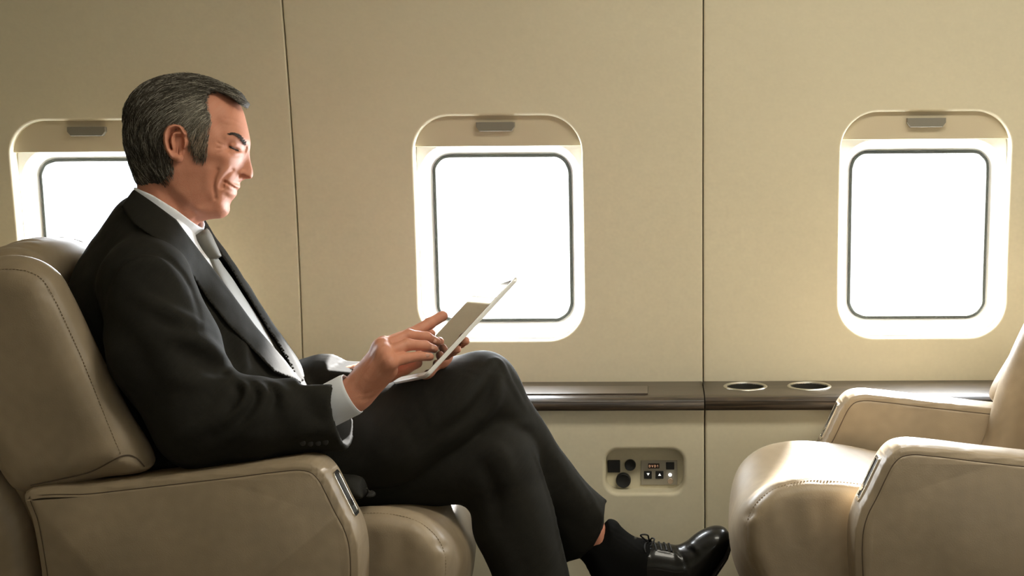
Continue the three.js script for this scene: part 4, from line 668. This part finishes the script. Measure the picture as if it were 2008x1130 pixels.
  const lashes = lash.filter((_, i) => i > 2).map((p, i) => ({ pts: [p.clone(), p.clone().addScaledVector(HF, 0.002).addScaledVector(HN, 0.003).add(V(0, -0.0012, 0)), p.clone().addScaledVector(HF, 0.0045).addScaledVector(HN, 0.0045).add(V(0, -0.0018, 0))], r: 0.00035, col: [0.02, 0.015, 0.012] }));
  part('eyelash_hairs', strandGeo(lashes), M.hair, man);
  part('eyelashes', tube(lash, 0.0016, false, 30, 6), M.brow, man, 'dark lash line of the lowered eye');
}

// --- suit jacket
const mz = (p) => V(p.x, p.y, 1 - p.z);
const W3 = (list, z) => { const L = list.map(([a, b, w]) => { const p = P(a, b, z); return [p.x, p.y, w]; }); return (u, v) => { let s = 0, t = 0; for (const [a, b, w] of L) { const e = Math.exp(-((u - a) ** 2 + (v - b) ** 2) / 0.0064) + 1e-9; s += e * w; t += e; } return s / t; }; };
const torsoPoly = dense(px3([[262, 398], [232, 420], [194, 470], [166, 525], [153, 590], [160, 660], [186, 730], [226, 810], [270, 880], [320, 940], [420, 965], [540, 960], [606, 925], [618, 850], [604, 785], [574, 728], [537, 672], [497, 612], [458, 552], [428, 502], [402, 468], [372, 442], [320, 418]], 0.5), 130);
const fTorso = inflate(torsoPoly, W3([[250, 420, 0.10], [330, 430, 0.09], [400, 480, 0.12], [200, 520, 0.17], [300, 540, 0.185], [430, 560, 0.165], [330, 680, 0.18], [520, 700, 0.15], [300, 820, 0.17], [500, 850, 0.17]], 0.5), 0.105, { p: 2.2 });
const shR = pt(284, 556, 0.672), shL = mz(shR).add(V(-0.075, 0.0, 0.015));
const yoke = union([cone(pt(312, 452, 0.53), shR.clone().add(V(0, 0.012, -0.01)), 0.062, 0.056), cone(mz(pt(312, 452, 0.53)).add(V(-0.03, 0, 0)), shL.clone().add(V(0, 0.012, 0.01)), 0.062, 0.056)], 0.03);
const torsoSD = (x, y, z) => smin(fTorso(x, y, z - 0.5), yoke(x, y, z), 0.045);
const sleeveR = chain([[shR, 0.076], [pt(325, 690, 0.712), 0.084], [pt(392, 828, 0.728), 0.07], [pt(500, 822, 0.72), 0.064], [pt(600, 814, 0.705), 0.056], [pt(668, 811, 0.697), 0.0535], [pt(720, 808, 0.69), 0.0535]], 0.03);
const sleeveL = chain([[shL, 0.074], [pt(375, 690, 0.285), 0.068], [pt(480, 772, 0.27), 0.062], [pt(480, 775, 0.27).lerp(handL.wr, 0.45), 0.047], [pt(480, 775, 0.27).lerp(handL.wr, 0.95), 0.038]], 0.03);
const cuffA = P(658, 745, 0.70), cuffB = P(684, 875, 0.70), cuffN = cuffB.clone().sub(cuffA).normalize().cross(V(0, 0, 1)); if (cuffN.x < 0) cuffN.negate();
const flap = (() => { const f = inflate(px3([[540, 930], [690, 933], [708, 940], [722, 962], [745, 972], [700, 977], [540, 985]], 0.66), 0.04, 0.015); return (x, y, z) => f(x, y, z - 0.66); })();
const Vpoly = [[340, 438], [378, 492], [431, 563], [491, 645], [551, 714], [586, 756], [900, 740], [900, 200], [300, 200], [262, 371], [300, 397]];
const sidePx = (x, y, z) => pxOf(x, y, z < 0.5 ? 1 - z : z);
const jacket0 = (x, y, z) => smin(smin(torsoSD(x, y, z), smax(sleeveR(x, y, z), (x - cuffA.x) * cuffN.x + (y - cuffA.y) * cuffN.y, 0.006), 0.02), smin(sleeveL(x, y, z), flap(x, y, z), 0.01), 0.02);
const jh = (l) => hits(spline2(l, false, 10), jacket0);
const folds = strokes([
  { pts: jh([[275, 580], [341, 618], [392, 634]]), r: 0.013, a: 0.007 }, { pts: jh([[305, 622], [355, 650], [385, 656]]), r: 0.012, a: -0.006 }, { pts: jh([[330, 640], [405, 676], [446, 712]]), r: 0.013, a: 0.009 }, { pts: jh([[330, 680], [390, 706], [432, 735]]), r: 0.014, a: -0.006 },
  { pts: jh([[330, 740], [390, 752], [448, 742]]), r: 0.014, a: 0.005 }, { pts: jh([[446, 716], [455, 742], [425, 772]]), r: 0.010, a: 0.007 }, { pts: jh([[455, 752], [470, 776], [440, 812]]), r: 0.009, a: -0.007 }, { pts: jh([[470, 750], [484, 768], [470, 800], [430, 840]]), r: 0.009, a: 0.008 }, { pts: jh([[490, 756], [500, 785], [470, 830]]), r: 0.008, a: -0.006 },
  { pts: jh([[505, 750], [522, 778], [505, 815], [460, 860]]), r: 0.010, a: 0.008 }, { pts: jh([[525, 756], [538, 780], [528, 808]]), r: 0.008, a: -0.005 }, { pts: jh([[535, 748], [556, 775], [560, 805]]), r: 0.011, a: 0.005 }, { pts: jh([[350, 862], [410, 830], [450, 790]]), r: 0.013, a: 0.005 }, { pts: jh([[400, 885], [460, 862], [520, 850]]), r: 0.015, a: 0.004 },
  { pts: jh([[590, 760], [610, 800], [640, 830]]), r: 0.016, a: -0.004 }, { pts: jh([[570, 860], [620, 845], [665, 850]]), r: 0.012, a: 0.003 }, { pts: jh([[204, 600], [212, 552], [240, 512], [288, 494], [330, 508], [362, 540], [383, 585], [392, 625]]), r: 0.006, a: -0.004 }, { pts: jh([[222, 590], [232, 550], [256, 524], [290, 512], [325, 524], [352, 560]]), r: 0.014, a: 0.004 },
  { pts: jh([[455, 640], [474, 668], [480, 700], [474, 740]]), r: 0.011, a: 0.006 }, { pts: jh([[430, 640], [446, 672], [452, 700]]), r: 0.012, a: -0.005 }, { pts: jh([[500, 690], [520, 720], [540, 742]]), r: 0.012, a: -0.004 }, { pts: jh([[268, 436], [270, 462], [268, 490]]), r: 0.0035, a: -0.0018 }, { pts: jh([[230, 640], [270, 690], [300, 760]]), r: 0.02, a: -0.005 }, { pts: jh([[200, 640], [230, 720], [280, 800]]), r: 0.018, a: 0.004 },
].concat([{ pts: [pt(600, 712, 0.34), pt(650, 706, 0.36), pt(700, 705, 0.4)], r: 0.012, a: 0.006 }]).filter((s) => s.pts.length > 1));
const clothNoise = (x, y, z) => 0.0022 * noise.noise(x * 14, y * 14, z * 14) + 0.0011 * noise.noise(x * 34, y * 34, z * 34);
const jacketSD = (x, y, z) => {
  let d = jacket0(x, y, z); if (d > 0.04 || d < -0.05) return d;
  d -= 1.45 * folds(x, y, z) + clothNoise(x, y, z);
  const along = (x - cuffA.x) * cuffN.x + (y - cuffA.y) * cuffN.y;
  if (along > -0.05 && along < 0.02) d = smax(d, -(Math.max(sleeveR(x, y, z) + 0.0105, -along - 0.03)), 0.004);   // open sleeve end
  if (along < 0.005 && along > -0.2) d = Math.max(d, along - 0.0 * z);
  const [a, b] = sidePx(x, y, z); return smax(d, -polySD(Vpoly, a + (z < 0.5 ? lerp(26, -6, sstep(570, 690, b)) : lerp(0, -6, sstep(620, 740, b))), b) / 1120, 0.003);
};
const lapelPoly = [[262, 371], [300, 397], [346, 431], [387, 486], [441, 557], [501, 639], [561, 709], [593, 752], [536, 730], [484, 675], [448, 640], [404, 584], [372, 535], [349, 512], [352, 500], [336, 488], [300, 466], [262, 440], [237, 404]];
const collarBase = (x, y, z) => smin(smin(torsoSD(x, y, z), sleeveR(x, y, z) + 0.02, 0.02), neckSD(x, y, z) - 0.016, 0.03);
const lapelSD = (x, y, z) => { const d = collarBase(x, y, z) - clothNoise(x, y, z); if (d > 0.05 || d < -0.03) return d > 0 ? d : -d; const [a, b] = sidePx(x, y, z), q = polySD(lapelPoly, a, b) / 1120; return smax(Math.abs(d - 0.003) - 0.005, q, 0.003); };
const shirtSD = (x, y, z) => { const d = torsoSD(x, y, z) + 0.011; if (d > 0.04 || d < -0.03) return Math.abs(d); const [a, b] = sidePx(x, y, z); return Math.max(d, -d - 0.006, polySD([[340, 420], [400, 420], [545, 655], [556, 690], [530, 695], [470, 640], [370, 500]], a, b) / 1120); };
const scPoly = [[263, 367], [300, 383], [345, 411], [378, 436], [392, 445], [412, 450], [412, 472], [402, 470], [388, 496], [362, 474], [326, 440], [292, 414], [258, 390]];
const shirtCollarSD = (x, y, z) => { const d = neckSD(x, y, z); if (d > 0.04 || d < -0.03) return Math.abs(d); const [a, b] = sidePx(x, y, z); return smax(Math.abs(d - 0.0075) - 0.0028, polySD(scPoly, a, b) / 1120, 0.002); };
{
  const lo = V(P(140, 600, 0.6).x - 0.02, 0.40, 0.18), hi = V(P(780, 600, 0.5).x, 0.995, 0.84);
  const j = part('jacket', nets(jacketSD, lo, hi, 0.0042, 4), M.suit, man, 'dark charcoal suit jacket');
  part('lapel', nets(lapelSD, V(P(225, 500, 0.6).x, P(500, 770, 0.6).y, 0.28), V(P(620, 500, 0.5).x, P(300, 350, 0.5).y, 0.72), 0.0028, 2), M.suit, j, 'notched collar and lapels');
  part('shirt', nets(shirtSD, V(P(330, 500, 0.5).x, P(500, 780, 0.6).y, 0.32), V(P(640, 500, 0.5).x, P(300, 400, 0.5).y, 0.68), 0.0032, 2), M.shirt, man, 'white dress shirt front');
  part('shirt_collar', nets(shirtCollarSD, V(P(250, 500, 0.5).x - 0.03, P(400, 505, 0.5).y, 0.38), V(P(420, 500, 0.5).x, P(300, 355, 0.5).y, 0.62), 0.0022, 1), M.shirt, man, 'stiff white shirt collar');
  const ax = P(650, 793, 0.697), bx = P(685, 775, 0.697), e = bx.clone().sub(ax).normalize(), q = new THREE.Quaternion().setFromUnitVectors(V(0, 1, 0), e);
  const cf = new THREE.LatheGeometry([[0.033, -0.05], [0.0335, 0.0], [0.0325, 0.006], [0.0315, 0.0065], [0.0305, 0.004], [0.0305, -0.05]].map((p) => new THREE.Vector2(...p)), 56); cf.scale(1.08, 1, 0.95); cf.applyQuaternion(q); cf.translate(bx.x, bx.y, bx.z); part('shirt_cuff', cf, M.shirt, man, 'white shirt cuff at the wrist');
  const wl = handL.wr, el = handL.fore.clone().sub(wl).normalize(), ql = new THREE.Quaternion().setFromUnitVectors(V(0, -1, 0), el), cl = new THREE.LatheGeometry([[0.031, -0.05], [0.031, 0.0], [0.029, 0.001], [0.0285, -0.05]].map((p) => new THREE.Vector2(...p)), 40); cl.applyQuaternion(ql); cl.translate(wl.x + el.x * 0.025, wl.y + el.y * 0.025, wl.z + el.z * 0.025); part('shirt_cuff', cl, M.shirt, man);
  for (const [a, b] of [[594, 869], [609, 870], [624, 869], [639, 867]]) { const h = hit(a, b, jacketSD); if (!h) continue; const g = new THREE.SphereGeometry(0.0048, 16, 10); g.scale(1, 1, 0.25); g.translate(h.x, h.y, h.z + 0.001); part('button', g, M.black, j); }
  // tie: knot and blade down the middle of the shirt
  const kn = (l, r, th, mid) => { const rings = l.map(([a, b, w]) => { const p = P(a, b, 0.5), o = []; for (let k = 0; k < 20; k++) { const t = k / 20 * 2 * Math.PI, c = Math.cos(t), s = Math.sin(t); o.push(V(p.x + s * th * 0.85, p.y + s * th * 0.5, p.z + Math.sign(c) * Math.pow(Math.abs(c), 0.9) * w)); } return o; }); return skin(rings); };
  part('tie', join([kn([[392, 456, 0.006], [394, 459, 0.022], [399, 468, 0.026], [407, 484, 0.023], [415, 500, 0.0185], [419, 508, 0.015], [421, 511, 0.004]], 0, 0.015), kn([[411, 497, 0.010], [416, 506, 0.015], [427, 524, 0.024], [443, 549, 0.031], [464, 585, 0.038], [502, 645, 0.044], [542, 705, 0.045]], 0, 0.0062)]), M.tie, man, 'grey woven tie');
}

// --- trousers, socks, shoes
const zR = (y) => lerp(J.knR.z, J.anR.z, clamp((J.knR.y - y) / (J.knR.y - J.anR.y), 0, 1.3));
const shinR = (() => { const f = inflate(dense(px3([[952, 694], [978, 699], [1008, 732], [1056, 802], [1102, 882], [1148, 948], [1180, 980], [1200, 1000], [1215, 1060], [1180, 1120], [1120, 1140], [1080, 1090], [1030, 1000], [990, 920], [930, 850], [890, 790], [905, 720]], 0.385), 90), W3([[950, 750, 0.072], [1050, 900, 0.058], [1150, 1050, 0.056]], 0.385), 0.06); return (x, y, z) => f(x, y, z - zR(y)) * 0.96; })();
const shinL = (() => { const f = inflate(dense(px3([[930, 850], [985, 838], [1030, 862], [1058, 925], [1085, 1000], [1117, 1130], [1136, 1250], [1142, 1352], [1075, 1362], [1005, 1352], [990, 1250], [970, 1140], [952, 1092], [931, 1052], [924, 1010], [915, 930]], 0.465), 90), 0.066, 0.06); return (x, y, z) => f(x, y, z - 0.466); })();
const thighR = chain([[pt(400, 880, 0.585), 0.112], [pt(620, 872, 0.55), 0.092], [pt(760, 848, 0.515), 0.085], [pt(862, 802, 0.47), 0.08], [pt(940, 768, 0.435), 0.072]], 0.04);
const thighL = chain([[pt(400, 900, 0.415), 0.11], [pt(700, 910, 0.435), 0.095], [pt(975, 910, 0.462), 0.066]], 0.04);
const hemPoly = [[1184, 1016], [1178, 1045], [1163, 1073], [1138, 1095], [1110, 1103], [900, 1500], [300, 1500], [300, 600], [1300, 600], [1300, 960], [1187, 986]];
const tr0 = (x, y, z) => smin(smin(thighR(x, y, z), shinR(x, y, z), 0.03), smin(thighL(x, y, z), shinL(x, y, z), 0.03), 0.008);
const th = (l) => hits(spline2(l, false, 8), tr0);
const trFolds = strokes([
  { pts: th([[955, 712], [972, 704], [986, 716], [1000, 748], [1030, 800]]), r: 0.006, a: 0.004 }, { pts: th([[968, 730], [955, 775], [915, 820], [870, 850]]), r: 0.012, a: -0.008 }, { pts: th([[980, 740], [968, 790], [935, 832]]), r: 0.012, a: 0.006 }, { pts: th([[930, 735], [905, 785], [860, 825]]), r: 0.014, a: 0.005 }, { pts: th([[1040, 830], [1000, 838], [955, 842]]), r: 0.01, a: 0.005 },
  { pts: th([[1046, 885], [1062, 930], [1085, 1005], [1112, 1125]]), r: 0.0055, a: 0.0045 }, { pts: th([[960, 870], [990, 900], [1000, 960]]), r: 0.014, a: 0.004 }, { pts: th([[940, 900], [965, 960], [975, 1040]]), r: 0.014, a: -0.004 }, { pts: th([[1070, 850], [1110, 930], [1160, 1000]]), r: 0.02, a: 0.004 }, { pts: th([[1130, 935], [1158, 975], [1182, 1015]]), r: 0.005, a: 0.003 },
  { pts: th([[720, 800], [740, 850], [745, 900]]), r: 0.012, a: 0.003 }, { pts: th([[770, 790], [800, 840], [820, 880]]), r: 0.012, a: -0.003 }, { pts: th([[820, 760], [842, 800], [850, 840]]), r: 0.012, a: 0.003 },
].filter((s) => s.pts.length > 1));
const trousersSD = (x, y, z) => { let d = tr0(x, y, z); if (d > 0.04 || d < -0.04) return d; d -= 1.5 * trFolds(x, y, z) + 0.7 * clothNoise(x, y, z); if (z < 0.41 || y < 0.4) { const [a, b] = pxOf(x, y, z); if (a > 1060) { const s0 = shinR(x, y, z), l0 = Math.min(shinL(x, y, z), thighL(x, y, z)); if (s0 < l0) d = smax(d, polySD(hemPoly, a, b) / 1040, 0.002); } } return d; };
{
  part('trousers', nets(trousersSD, V(P(330, 900, 0.5).x, 0.09, 0.25), V(P(1225, 900, 0.38).x, 0.74, 0.72), 0.0045, 5), M.trousers, man, 'dark charcoal suit trousers');
  const zs = 0.333, sockF = inflate(dense(px3([[1188, 1024], [1194, 1019], [1208, 1023], [1224, 1040], [1244, 1054], [1275, 1063], [1295, 1110], [1260, 1190], [1195, 1190], [1160, 1130], [1140, 1096], [1112, 1080], [1146, 1046], [1177, 1036]], zs), 70), 0.043, 0.04, { res: 0.002 });
  const sockSD = (x, y, z) => { const rib = 0.0005 * Math.sin((x * 0.8 - y * 0.6) * 0 + (x * 0.55 + y * 0.83) * 900); return sockF(x, y, z - zs) - rib * 0.6; };
  part('sock', nets(sockSD, V(P(1110, 1000, zs).x, P(1200, 1200, zs).y, zs - 0.06), V(P(1305, 1000, zs).x, P(1200, 1000, zs).y, zs + 0.06), 0.0028, 2), M.sock, man, 'black ribbed sock');
  const up = px3([[1243, 1053], [1262, 1066], [1285, 1065], [1310, 1068], [1328, 1070], [1345, 1063], [1364, 1048], [1384, 1037], [1403, 1032], [1420, 1035], [1430, 1047], [1430, 1066], [1421, 1088], [1402, 1115], [1382, 1142], [1328, 1197], [1270, 1235], [1212, 1252], [1186, 1236], [1180, 1195], [1190, 1145], [1212, 1095], [1232, 1064]], zs);
  const shoeW = W3([[1420, 1050, 0.036], [1390, 1080, 0.046], [1340, 1110, 0.046], [1280, 1130, 0.038], [1220, 1180, 0.035]], zs), shoeF = inflate(dense(up, 110), shoeW, 0.042, { res: 0.0018 });
  const shoe0 = (x, y, z) => shoeF(x, y, z - zs), sh = (l) => hits(spline2(l, false, 8), shoe0);
  const shS = strokes([{ pts: sh([[1250, 1066], [1262, 1082], [1275, 1100]]), r: 0.003, a: 0.002 }, { pts: sh([[1327, 1072], [1334, 1085], [1342, 1100], [1350, 1125]]), r: 0.0025, a: -0.0018 }, { pts: sh([[1322, 1074], [1327, 1086], [1333, 1100]]), r: 0.004, a: 0.0016 }, { pts: sh([[1338, 1072], [1352, 1078], [1364, 1088]]), r: 0.006, a: -0.0012 }, { pts: sh([[1350, 1064], [1362, 1074], [1374, 1086]]), r: 0.006, a: 0.002 }, { pts: sh([[1268, 1075], [1300, 1080], [1325, 1086]]), r: 0.004, a: 0.0016 }].filter((s) => s.pts.length > 1));
  const shoeSD = (x, y, z) => shoe0(x, y, z) - shS(x, y, z);
  const bb = [V(P(1165, 1000, zs).x, P(1200, 1275, zs).y, zs - 0.06), V(P(1450, 1000, zs).x, P(1200, 1015, zs).y, zs + 0.06)];
  const shoeG = nets(shoeSD, ...bb, 0.0024, 3);
  const soleF = inflate(px3([[1432, 1052], [1435, 1066], [1427, 1091], [1408, 1120], [1388, 1148], [1333, 1204], [1272, 1244], [1210, 1264], [1176, 1256], [1178, 1236], [1210, 1250], [1268, 1234], [1326, 1196], [1380, 1141], [1400, 1114], [1419, 1087], [1428, 1064]], zs), 0.048, 0.006, { res: 0.0015 }), soleW = (x, y, z) => soleF(x, y, z - zs);
  const soleG = nets((x, y, z) => Math.max(soleW(x, y, z), shoeF(x, y, z - zs) - 0.011), ...bb, 0.0026, 1);
  const laces = [];
  for (const [a, b] of [[1283, 1066], [1293.5, 1067], [1303.5, 1069], [1313, 1071]]) { const p = P(a, b, zs), q = []; for (let k = -4; k <= 4; k++) { const zz = zs + k * 0.0065; let yy = p.y + 0.02; for (let i = 0; i < 60; i++) { const d = shoeSD(p.x, yy, zz); if (d < 0.0003) break; yy -= Math.max(d * 0.7, 0.0003); } q.push(V(p.x + 0.001 * k, yy + 0.0006, zz)); } laces.push(tube(q, 0.0017, false, 30, 6)); }
  const bow = (l, z) => tube(l.map(([a, b, dz]) => P(a, b, z + dz)), 0.0016, false, 40, 6);
  laces.push(bow([[1272, 1064, 0], [1262, 1056, 0.012], [1256, 1050, 0.02], [1262, 1048.5, 0.022], [1270, 1050, 0.018], [1272, 1056, 0.01], [1274, 1062, 0]], zs + 0.004), bow([[1274, 1063, 0], [1278, 1056, 0.008], [1283, 1058, 0.016], [1280, 1064, 0.02], [1276, 1072, 0.024]], zs + 0.004), bow([[1273, 1063, 0], [1266, 1066, 0.014], [1264, 1076, 0.026], [1266, 1084, 0.03]], zs + 0.004), bow([[1270, 1060, -0.006], [1275, 1060, 0], [1278, 1064, 0.006], [1272, 1067, 0.006]], zs + 0.004));
  const laceG = join(laces);
  const s = part('shoe', shoeG, M.shoe, man, 'polished black leather shoe'); part('sole', soleG, M.sole, s); part('laces', laceG, M.lace, s, 'black shoe laces');
  // the other shoe stands on the floor below the frame
  const toe = P(1430, 1055, zs), heel = P(1190, 1250, zs), ang = Math.atan2(toe.y - heel.y, toe.x - heel.x), m = new THREE.Matrix4().makeTranslation(P(1050, 1400, 0.47).x - 0.02, 0.012, 0.47).multiply(new THREE.Matrix4().makeRotationZ(-ang)).multiply(new THREE.Matrix4().makeTranslation(-heel.x, -heel.y, -zs));
  const org = man.position, place = (g) => { const n = g.clone(); n.translate(org.x, org.y, org.z); n.applyMatrix4(m); return n; };
  const s2 = part('shoe', place(shoeG), M.shoe, man, 'polished black leather shoe on the floor'); part('sole', place(soleG), M.sole, s2); part('laces', place(laceG), M.lace, s2);
}

clean();
renderer.render(scene, camera);
